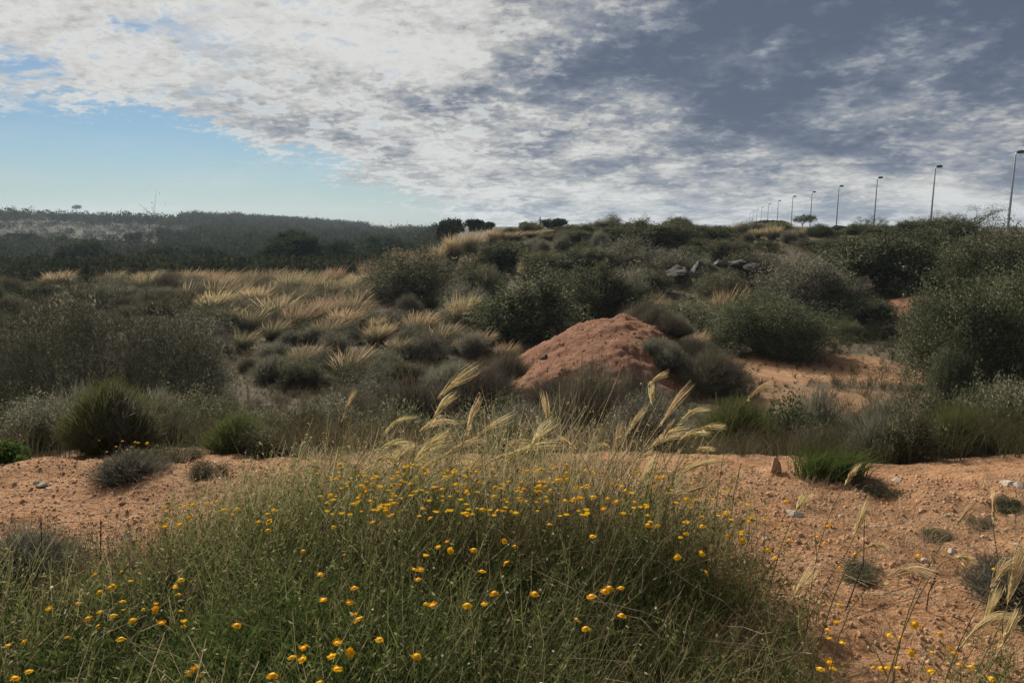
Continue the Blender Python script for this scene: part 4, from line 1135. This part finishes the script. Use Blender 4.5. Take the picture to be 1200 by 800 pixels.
def stem_mesh(H, bend):
    b = MB(); t = np.linspace(0, 1, 6)
    b.tube(np.stack([-bend * (1 - t) ** 1.5, bend * .4 * np.sin(t * 3), H * (t - 1)], 1), np.linspace(.0017, .0012, 6), 4, .5)
    n = 6; f = RNG.uniform(.25, .85, n); a = RNG.uniform(0, 6.28, n)
    b.leaves(np.stack([-bend * (1 - f) ** 1.5, bend * .4 * np.sin(f * 3), H * (f - 1)], 1), np.stack([np.cos(a), np.sin(a), np.full(n, .8)], 1), .028, .006)
    return b.mesh('stem', M['dstem'])
STEMS = [stem_mesh(1.0, .10), stem_mesh(1.0, -.08), stem_mesh(1.0, .04)]
def daisy(px, py, zf, size=1.0, label=None):
    zz = zf + RNG.uniform(-.03, .03)
    p = at_z(px, py, zz); x, Y = float(p[0]), float(p[1])
    g = hs(x, Y); H = max(zz - g, .05); bend = RNG.uniform(-.05, .05)
    o = thing('daisy', label, 'flower', (x, Y, g - .01), RNG.uniform(0, 6.28), (1, 1, 1), 'orange-yellow daisies among the weeds')
    s = link('stem', STEMS[RNG.integers(3)], o); s.location = (0, 0, H); s.scale = (H, H, H) if H < .3 else (.3, .3, H)
    hd, dc = HEADS[RNG.integers(5)]
    if RNG.random() < .2: size *= .7
    tl = .14 if RNG.random() < .75 else .5
    q = link('flower_head', hd, o); q.location = (0, 0, H); q.rotation_euler = (RNG.normal(.06, tl), RNG.normal(0, tl), 0); q.scale = (size,) * 3
    link('disc', dc, q)
    return o
FL = [(182,705),(168,711),(184,711),(156,724),(212,713),(214,731),(144,712),(132,684),(117,691),(142,667),(205,686),(142,746),(277,730),(229,780),(222,786),(233,790),(104,722),
(8,754),(28,749),(79,744),(16,792),(34,784),(58,711),(356,757),(342,767),(354,769),(320,788),(375,796),(389,766),(394,751),(379,701),(375,671),(356,643),
(378,700),(415,686),(409,704),(415,717),(421,723),(444,746),(355,769),(408,762),(394,781),(488,765),(376,670),(436,610),(484,665),(514,639),(554,642),(580,692),(568,705),(626,693),(693,696),(676,722),(686,733),(508,707),(499,704),(547,706),(565,667),(595,657),(523,632),
(804,583),(852,598),(848,601),(823,603),(823,614),(804,610),(798,627),(804,623),(821,646),(795,650),(827,668),(852,625),(868,622),(880,604),(896,607),(899,642),(925,631),(921,586),(909,617),(760,613),(771,614),(760,601),(695,626),(709,690),(715,686),(727,686),(728,718),(678,581),(664,562),(678,568),(745,550),(752,558),(773,559),(724,586),
(880,605),(869,630),(910,651),(957,627),(967,634),(970,615),(1003,647),(1077,649),(984,662),(1165,664),(980,727),(971,735),(972,746),(988,751),(1072,728),(1043,742),(1056,744),(1102,740),(1068,762),(1092,762),(1112,757),(1120,763),(1123,776),(1139,779),(1090,784),(1163,792),(1052,780),(1040,780),(1023,779),(972,774),(962,781),(975,781),(983,706),(1033,780)]
dz = []
def flower_z(px, py):
    base = np.interp(px, [0, 130, 330, 420, 700, 850, 930, 980, 1200], [.30, .34, .47, .54, .55, .46, .36, .26, .24])
    return float(base)
for px, py in FL:
    dz.append((daisy(px + RNG.uniform(-1, 1), py, flower_z(px, py), RNG.uniform(.8, 1.08)), px, py))
band = []
for i in range(96):                      # the dense orange band along the back of the patch
    px = RNG.normal(520, 120) if i % 3 else RNG.uniform(380, 780); py = RNG.uniform(541, 600) if i % 4 else RNG.uniform(548, 575)
    if not 375 < px < 790: continue
    band.append((daisy(px, py, flower_z(px, py) + .03, RNG.uniform(.8, 1.0)), px, py))
for i in range(22):                       # looser band to the left
    px = RNG.uniform(170, 330); py = RNG.uniform(582, 612) + abs(px - 250) * .12
    band.append((daisy(px, py, flower_z(px, py) + .02, RNG.uniform(.75, 1.0)), px, py))
for i in range(14):
    px = RNG.uniform(90, 240); py = RNG.uniform(655, 735)
    band.append((daisy(px, py, flower_z(px, py), RNG.uniform(.7, 1.0)), px, py))
for i in range(10):
    px = RNG.uniform(390, 700); py = RNG.uniform(600, 680)
    band.append((daisy(px, py, flower_z(px, py), RNG.uniform(.7, 1.0)), px, py))
for i in range(12):                       # on the twiggy bush standing on the left soil
    px = RNG.uniform(116, 175); py = RNG.uniform(514, 530); p = at_z(150, 563, 0)
    Yq = p[1] + RNG.uniform(-.05, .12); q = at(px, py, Yq)
    o = daisy(px, py, float(q[2]), RNG.uniform(.7, .9), 'x'); band.append((o, px, py))
# the remaining small ones of the dense band
fb = MB()
for i in range(190):
    px = RNG.normal(520, 130) if i % 3 else RNG.uniform(380, 880); py = RNG.uniform(541, 605)
    if not 360 < px < 900: continue
    if px > 720: py += (px - 720) * .22
    p = at_z(px, py, flower_z(px, py) + RNG.uniform(-.02, .05)); n = 11; r_ = RNG.uniform(.006, .0125)
    a = np.linspace(0, 6.28, n, endpoint=False); out = np.stack([np.cos(a), np.sin(a), RNG.uniform(-.2, .5) + RNG.normal(0, .1, n)], 1)
    t = np.linspace(0, 1, 3)
    P = p[None, None] + out[:, None] * (r_ * t)[None, :, None] * np.array([1, 1, .5])
    fb.ribbons(P, np.array([[.004, .0055, .003]]), np.stack([-np.sin(a), np.cos(a), np.zeros(n)], 1))
tag(link('small_daisies', fb.mesh('small_daisies', M['petal'])), kind='stuff')
areas = [(lambda x, y: y < 540 and x < 200, 'tiny daisy on the low twiggy bush'),
         (lambda x, y: x < 100, 'yellow daisy in the lower left corner'),
         (lambda x, y: x < 340 and y < 630, 'small orange daisy edging the left bare soil'),
         (lambda x, y: x < 260 and y < 760, 'yellow daisy left of the fresh green stems'),
         (lambda x, y: x < 300, 'yellow daisy at the bottom left edge'),
         (lambda x, y: x < 480 and y > 655, 'yellow daisy among the fresh green stems'),
         (lambda x, y: y < 575 and x < 640, 'orange daisy at the back of the flower band'),
         (lambda x, y: y < 610 and x < 640, 'orange daisy at the front of the flower band'),
         (lambda x, y: y < 690 and x < 640, 'small daisy in front of the flower band'),
         (lambda x, y: x < 640, 'yellow daisy low at the bottom centre'),
         (lambda x, y: x < 790 and y < 600, 'orange daisy below the right nodding cluster'),
         (lambda x, y: x < 790, 'yellow daisy in weeds right of centre'),
         (lambda x, y: x < 945 and y < 680, 'orange daisy edging the right bare soil'),
         (lambda x, y: y < 700, 'lone daisy over the right bare soil'),
         (lambda x, y: x < 1000, 'yellow daisy in the tight bottom right clump'),
         (lambda x, y: True, 'yellow daisy in the loose bottom right clump')]
cnt = {}
for t in dz + band:
    for i, (f, tx) in enumerate(areas):
        if f(t[1], t[2]): cnt.setdefault(i, []).append(t); break
for i, L_ in cnt.items():
    tx = areas[i][1]
    if len(L_) <= 20:
        n_ = 1 if len(L_) <= 10 else 2
        L2 = sorted(L_, key=lambda t: t[2]); k_ = math.ceil(len(L2) / n_)
        for r_ in range(n_):
            ordinals(L2[r_ * k_:(r_ + 1) * k_], tx.replace(' daisy', ' daisy, #' + ([' of the farther ones', ' of the nearer ones'][r_] if n_ == 2 else '') + ',', 1))
    else:
        for t in L_: t[0]['label'] = tx

# ------------------------------------------------------------------ nodding awned grass
EARS = [(512,467,551,436),(504,498,530,467),(491,506,531,496),(449,508,480,491),(439,529,475,518),(400,495,413,463),(545,513,560,472),(499,524,520,511),(547,522,592,491),(518,536,560,517),
(592,534,647,522),(566,546,616,541),(509,570,549,560),(469,577,497,560),(583,596,606,562),(568,612,606,610),(545,610,573,624),(661,610,700,586),(644,498,637,467),(675,527,656,513),(462,545,490,525),(470,556,503,530),(480,548,520,520),(450,552,468,528),(485,566,512,540),
(760,451,779,439),(764,475,764,453),(734,510,753,484),(772,501,803,459),(792,500,824,482),(769,514,800,504),(790,521,825,508),(820,503,845,500),(815,529,833,527),(797,550,818,548),(828,557,828,531),(719,532,728,500),(750,542,761,529),(719,531,704,522),(777,514,787,495),(875,469,902,452),
(1002,627,1015,590),(1030,684,1088,673),(1114,624,1139,592),(1164,612,1164,581),(991,567,1004,547),(932,601,944,581),(867,747,919,721),(882,762,925,770),(1180,710,1197,646),(1124,759,1180,725),(1172,762,1189,721),(1150,740,1169,695),(1015,641,1037,642),(1118,654,1139,657),(930,700,950,668),(1160,690,1185,660)]
for i in range(26):
    bx = RNG.uniform(405, 640) if i < 18 else RNG.uniform(700, 800); by_ = RNG.uniform(525, 585); L_ = RNG.uniform(26, 52); aa = RNG.uniform(.1, 1.1)
    EARS.append((bx, by_, bx + L_ * math.cos(aa), by_ - L_ * math.sin(aa)))
ear_objs = []
for i, (bx, by_, tx, ty) in enumerate(EARS):
    if bx < 720: Yd = 3.35 + RNG.uniform(-.25, .25)
    elif bx < 910: Yd = 3.2 + RNG.uniform(-.2, .25)
    elif by_ < 640: Yd = RNG.uniform(2.35, 2.7)
    else: Yd = RNG.uniform(1.75, 2.0)
    B = at(bx, by_, Yd); T = at(tx, ty, Yd + RNG.uniform(-.08, .08))
    d = T - B; L = float(np.linalg.norm(d)); dn = d / L
    sgn = 1 if d[0] >= 0 else -1
    rx = B[0] - sgn * RNG.uniform(.06, .16) - d[0] * .5; ry = Yd + RNG.uniform(-.1, .1); g = hs(rx, ry)
    o = thing('nodding_stalk', 'x', 'seed stalk', (rx, ry, g - .01), 0, (1, 1, 1), 'nodding awned grass stalks')
    b0 = np.zeros(3); b3 = B - np.array([rx, ry, g - .01])
    c1 = b0 + np.array([0, 0, b3[2] * .55]); c2 = b3 - dn * max(.12, L * .8)
    t = np.linspace(0, 1, 9)[:, None]
    P = b0 * (1 - t) ** 3 + 3 * c1 * t * (1 - t) ** 2 + 3 * c2 * t * t * (1 - t) + b3 * t ** 3
    b = MB(); b.tube(P, np.linspace(.0019, .0011, 9), 4, RNG.random())
    for q in range(2):
        f = RNG.integers(2, 5); a = RNG.uniform(0, 6.28); LL = RNG.uniform(.12, .22); tt = np.linspace(0, 1, 4)
        PP = P[f][None] + np.stack([np.cos(a) * LL * tt * .7 + .03 * tt ** 2, np.sin(a) * LL * tt * .7, LL * (tt - .75 * tt ** 2)], 1)
        b.ribbons(PP[None], np.array([[.004, .0045, .003, .001]]), RNG.normal(size=(1, 3)))
    link('stalk', b.mesh('stalk', M['stalk']), o)
    # the ear: awns fan out of a short dense spike and sweep to the tip, drooping under their weight
    n = 46; k = 6; f = RNG.random(n) * .45
    perp = RNG.normal(size=(n, 3)); perp -= (perp @ dn)[:, None] * dn; perp /= np.linalg.norm(perp, axis=1, keepdims=True)
    base = b3 + dn * (f * L)[:, None]
    La = L * (1.28 - f * .8) * RNG.uniform(.6, 1.0, n)
    tt = np.linspace(0, 1, k)
    fan = RNG.uniform(.01, RNG.uniform(.08, .2), n) * L
    A = base[:, None] + dn * (La[:, None] * tt[None])[..., None] + perp[:, None] * (fan[:, None] * np.sin(tt * 1.9)[None])[..., None]
    arch = RNG.uniform(.02, .24) * L * (abs(dn[0]))
    tot = (f[:, None] * L + La[:, None] * tt[None]) / L
    A[..., 2] += arch * (np.sin(np.clip(tot, 0, 1.2) * np.pi * .9))
    e = MB(); e.ribbons(A, np.array([[.0024, .0021, .0017, .0014, .0011, .0005]]), RNG.normal(size=(n, 3)))
    m = 26; ff = RNG.random(m) * .5; pr = RNG.normal(size=(m, 3)) * .004
    C = b3 + dn * (ff * L)[:, None] + pr; C[:, 2] += arch * np.sin(ff * np.pi * .9)
    e.leaves(C, dn + RNG.normal(0, .22, (m, 3)), .02, .0042)
    link('seed_head', e.mesh('seed_head', M['awn']), o)
    ear_objs.append((o, bx, by_, 'l' if bx < 712 else 'm' if bx < 910 else 'rf' if by_ < 665 else 'rn'))
_l = sorted([t for t in ear_objs if t[3] == 'l'], key=lambda t: t[2]); k_ = math.ceil(len(_l) / 4)
for i, nm in enumerate(['highest', 'second', 'third', 'lowest']): ordinals(_l[i * k_:(i + 1) * k_], f'straw seed head, # of the {nm} row in the left nodding cluster')
_m = sorted([t for t in ear_objs if t[3] == 'm'], key=lambda t: t[2]); k_ = math.ceil(len(_m) / 2)
for i, nm in enumerate(['upper', 'lower']): ordinals(_m[i * k_:(i + 1) * k_], f'straw seed head, # of the {nm} row in the right nodding cluster')
ordinals([t for t in ear_objs if t[3] == 'rf'], 'green-straw awned grass, # of those standing against the right bare soil')
ordinals([t for t in ear_objs if t[3] == 'rn'], 'green-straw awned grass, # of the nearest ones in the bottom right corner')

# dark dead stalks standing out of the weeds and soil
for (bx, by_, tx, ty, z, lab) in [(856, 610, 868, 545, 0.0, 'dark dead stalk leaning right over the right bare soil'), (990, 720, 1013, 600, .0, 'thin dark stalk rising on the right soil below a seed head'), (1085, 720, 1098, 672, 0, 'short dark dead stalk on the right bare soil near the corner'),
                                  (730, 640, 722, 540, .1, 'dark dead stalk among weeds under the right nodding cluster'), (790, 640, 789, 566, .1, 'straight dark stalk at the right part of the weeds'), (716, 660, 680, 560, .1, 'dark dead stalk leaning left in the middle of the weeds'),
                                  (120, 690, 118, 608, 0, 'upright dark stalk at the near edge of the left bare soil'), (50, 690, 48, 605, 0, 'upright dark stalk near the left frame edge on the soil')]:
    p = at_z(bx, by_, z); Yd = float(p[1]); q = at(tx, ty, Yd); g = hs(p[0], Yd)
    o = thing('dead_stalk', lab, 'dead stalk', (p[0], Yd, g), 0, (1, 1, 1), 'dark dead stalks')
    b = MB(); e = q - np.array([p[0], Yd, g]); mid = e * .5 + RNG.normal(0, .01, 3)
    b.tube([(0, 0, -.01), mid, e], [.003, .0024, .0014], 5); link('stem', b.mesh('stem', M['dead']), o)
    n = 26; f = RNG.uniform(.45, 1, n); b = MB()
    b.leaves(e[None] * f[:, None], rdirs(n, 0) + e / np.linalg.norm(e) * 1.4, .016, .005); link('dry_leaves', b.mesh('dry_leaves', M['dead']), o)

# ------------------------------------------------------------------ camera
cam = bpy.data.cameras.new('camera'); co = bpy.data.objects.new('camera', cam); COL.objects.link(co)
cam.sensor_width = 36; cam.lens = 36 * F / 1200; cam.clip_start = .05; cam.clip_end = 6000
co.location = (0, 0, EYE); co.rotation_euler = (R(90) - PITCH, 0, 0)
SC.camera = co

# ------------------------------------------------------------------ light
sl = bpy.data.lights.new('sun', 'SUN'); so = bpy.data.objects.new('sun', sl); COL.objects.link(so)
sl.energy = 5.0; sl.angle = R(1.2); sl.color = (1, .93, .82)
so.rotation_euler = (-R(90 - SUN_EL), 0, -R(SUN_AZ)); so.location = (-20, 30, 40)

w = bpy.data.worlds.new('World'); SC.world = w; w.use_nodes = True
t = NT(w.node_tree)
sky = t.n('ShaderNodeTexSky', sky_type='NISHITA', sun_disc=False, sun_elevation=R(SUN_EL), sun_rotation=R(SUN_AZ), air_density=1.0, dust_density=.25, ozone_density=3.0)
tc = t.n('ShaderNodeTexCoord'); sp = t.n('ShaderNodeSeparateXYZ', i_0=tc.outputs['Generated'])
X, Y_, Z = sp.outputs
az = t.m('ARCTAN2', X, Y_)
hr = t.m('SQRT', t.m('ADD', t.m('MULTIPLY', X, X), t.m('MULTIPLY', Y_, Y_)))
el = t.m('DIVIDE', Z, t.m('MAXIMUM', hr, .02))
zc = t.m('ADD', t.m('MAXIMUM', Z, 0), .24)
cv = t.n('ShaderNodeCombineXYZ', i_0=t.m('DIVIDE', X, zc), i_1=t.m('DIVIDE', Y_, zc)).outputs[0]
def nz(scale, detail, rough, off=0, dist=0.0, lac=2.0):
    mp = t.n('ShaderNodeVectorMath', operation='ADD'); t.l(cv, mp.inputs[0]); mp.inputs[1].default_value = (off, off * .7, off * .3)
    return t.n('ShaderNodeTexNoise', i_Vector=mp.outputs[0], i_Scale=scale, i_Detail=detail, i_Roughness=rough, i_Distortion=dist, i_Lacunarity=lac).outputs[0]
big = nz(1.0, 3, .5, 3.1); mid = nz(3.0, 5, .6, 5.3); puff = nz(9.5, 6, .60, 9.7, .15); fine = nz(30.0, 4, .6, 1.3, .1)
low = t.sstep(.10, -.01, el)
c = lambda n_: t.m('SUBTRACT', n_, .5)
# edge of the cloud deck: it climbs towards the left
edge = t.m('MINIMUM', t.m('MULTIPLY_ADD', az, -.34, -.012), .128)
L = t.m('SUBTRACT', el, edge)
L = t.m('ADD', L, t.m('ADD', t.m('MULTIPLY', c(mid), .09), t.m('ADD', t.m('MULTIPLY', c(puff), .08), t.m('MULTIPLY', c(fine), .09))))
cov = t.sstep(-.008, .022, L)
# rents in the deck at the far left
rent = t.m('MULTIPLY', t.sstep(-.28, -.50, az), t.sstep(.02, .16, t.m('ADD', c(mid), t.m('MULTIPLY', c(fine), .3))))
cov = t.m('MULTIPLY', cov, t.m('SUBTRACT', 1.0, t.m('MULTIPLY', rent, .9)))
# gaps between the small lumps
gap = t.m('MULTIPLY', t.sstep(.04, .20, t.m('ADD', c(puff), t.m('MULTIPLY', c(fine), .4))), t.sstep(.12, -.25, az))
cov = t.m('MULTIPLY', cov, t.m('SUBTRACT', 1.0, t.m('MULTIPLY', gap, .35)))
# thin streaks low in the clear part
wisp = t.m('MULTIPLY', t.sstep(.52, .80, nz(1.1, 5, .6, 22.0)), .30)
cov = t.m('MAXIMUM', cov, wisp)
# thickness of the deck: grey lumps, and a heavy bank to the right
sund = (math.sin(R(SUN_AZ)) * math.cos(R(SUN_EL)), math.cos(R(SUN_AZ)) * math.cos(R(SUN_EL)), math.sin(R(SUN_EL)))
dp = t.n('ShaderNodeVectorMath', operation='DOT_PRODUCT'); t.l(tc.outputs['Generated'], dp.inputs[0]); dp.inputs[1].default_value = sund
sunang = t.m('MAXIMUM', dp.outputs['Value'], 0)
glow = t.m('POWER', sunang, 24)
right = t.sstep(-.22, .30, az)
hi = t.sstep(.07, .21, el)
calm = t.m('MULTIPLY_ADD', right, -.42, 1.0)
vein = t.sstep(.10, .0, t.m('ABSOLUTE', t.m('ADD', c(puff), t.m('MULTIPLY', c(fine), .25))))
lumps = t.m('MULTIPLY', calm, t.m('ADD', t.m('MULTIPLY', c(puff), -1.15), t.m('ADD', t.m('MULTIPLY', vein, .10), t.m('MULTIPLY', c(fine), -.8))))
blobs = t.m('MULTIPLY', c(mid), t.m('MULTIPLY_ADD', t.sstep(-.38, -.08, az), 1.4, .35))
blobs = t.m('MULTIPLY', blobs, t.m('MULTIPLY_ADD', right, -.1, 1.0))
thick = t.m('ADD', t.m('MULTIPLY', right, t.m('MULTIPLY_ADD', hi, .30, .20)), t.m('ADD', lumps, t.m('ADD', t.m('MULTIPLY', c(big), 1.0), blobs)))
thick = t.m('SUBTRACT', thick, t.m('MULTIPLY', t.sstep(.085, .0, el), .12))
thick = t.m('SUBTRACT', thick, t.m('ADD', t.m('MULTIPLY', glow, .35), t.m('MULTIPLY_ADD', t.sstep(.05, -.25, az), .09, .05)))
dark = t.sstep(-.30, .62, thick)
cc = t.ramp(dark, [(0, (.66, .66, .64)), (.22, (.50, .50, .49)), (.42, (.36, .37, .38)), (.6, (.24, .265, .315)), (.8, (.15, .178, .235)), (1, (.092, .118, .178))])
cc = t.mix(t.m('MULTIPLY', glow, .55), cc, (1.0, .98, .93))
tint = t.mix(1.0, sky.outputs[0], (.78, .97, 1.10), 'MULTIPLY')
tint = t.mix(t.m('MULTIPLY', low, .45), tint, (6.6, 8.0, 8.6))
b1 = t.n('ShaderNodeBackground', i_Color=tint, i_Strength=.040)
b2 = t.n('ShaderNodeBackground', i_Color=cc, i_Strength=.77)
mx = t.n('ShaderNodeMixShader', i_0=cov); t.l(b1.outputs[0], mx.inputs[1]); t.l(b2.outputs[0], mx.inputs[2])
out = t.n('ShaderNodeOutputWorld'); t.l(mx.outputs[0], out.inputs[0])
w.cycles.sampling_method = 'MANUAL'; w.cycles.sample_map_resolution = 512

# ------------------------------------------------------------------ air
hb = MB(); hb.box((0, 820, 12), (3300, 1860, 60))
hm = bpy.data.materials.new('haze_air'); hm.use_nodes = True
ht_ = NT(hm.node_tree)
pv = ht_.n('ShaderNodeVolumePrincipled', i_Color=(.70, .84, 1, 1), i_Density=.00022, i_Anisotropy=.25)
ho = ht_.n('ShaderNodeOutputMaterial'); ht_.l(pv.outputs[0], ho.inputs['Volume'])
tag(link('haze', hb.mesh('haze', hm)), kind='stuff')

vs = SC.view_settings; vs.view_transform = 'Standard'; vs.look = 'None'; vs.exposure = 0.42; vs.gamma = 1
try: vs.use_curve_mapping = False
except Exception: pass
SC.cycles.max_bounces = 4; SC.cycles.transparent_max_bounces = 8; SC.cycles.volume_bounces = 0
SC.cycles.use_denoising = True; SC.cycles.denoising_prefilter = 'NONE'
SC.cycles.sample_clamp_indirect = 4
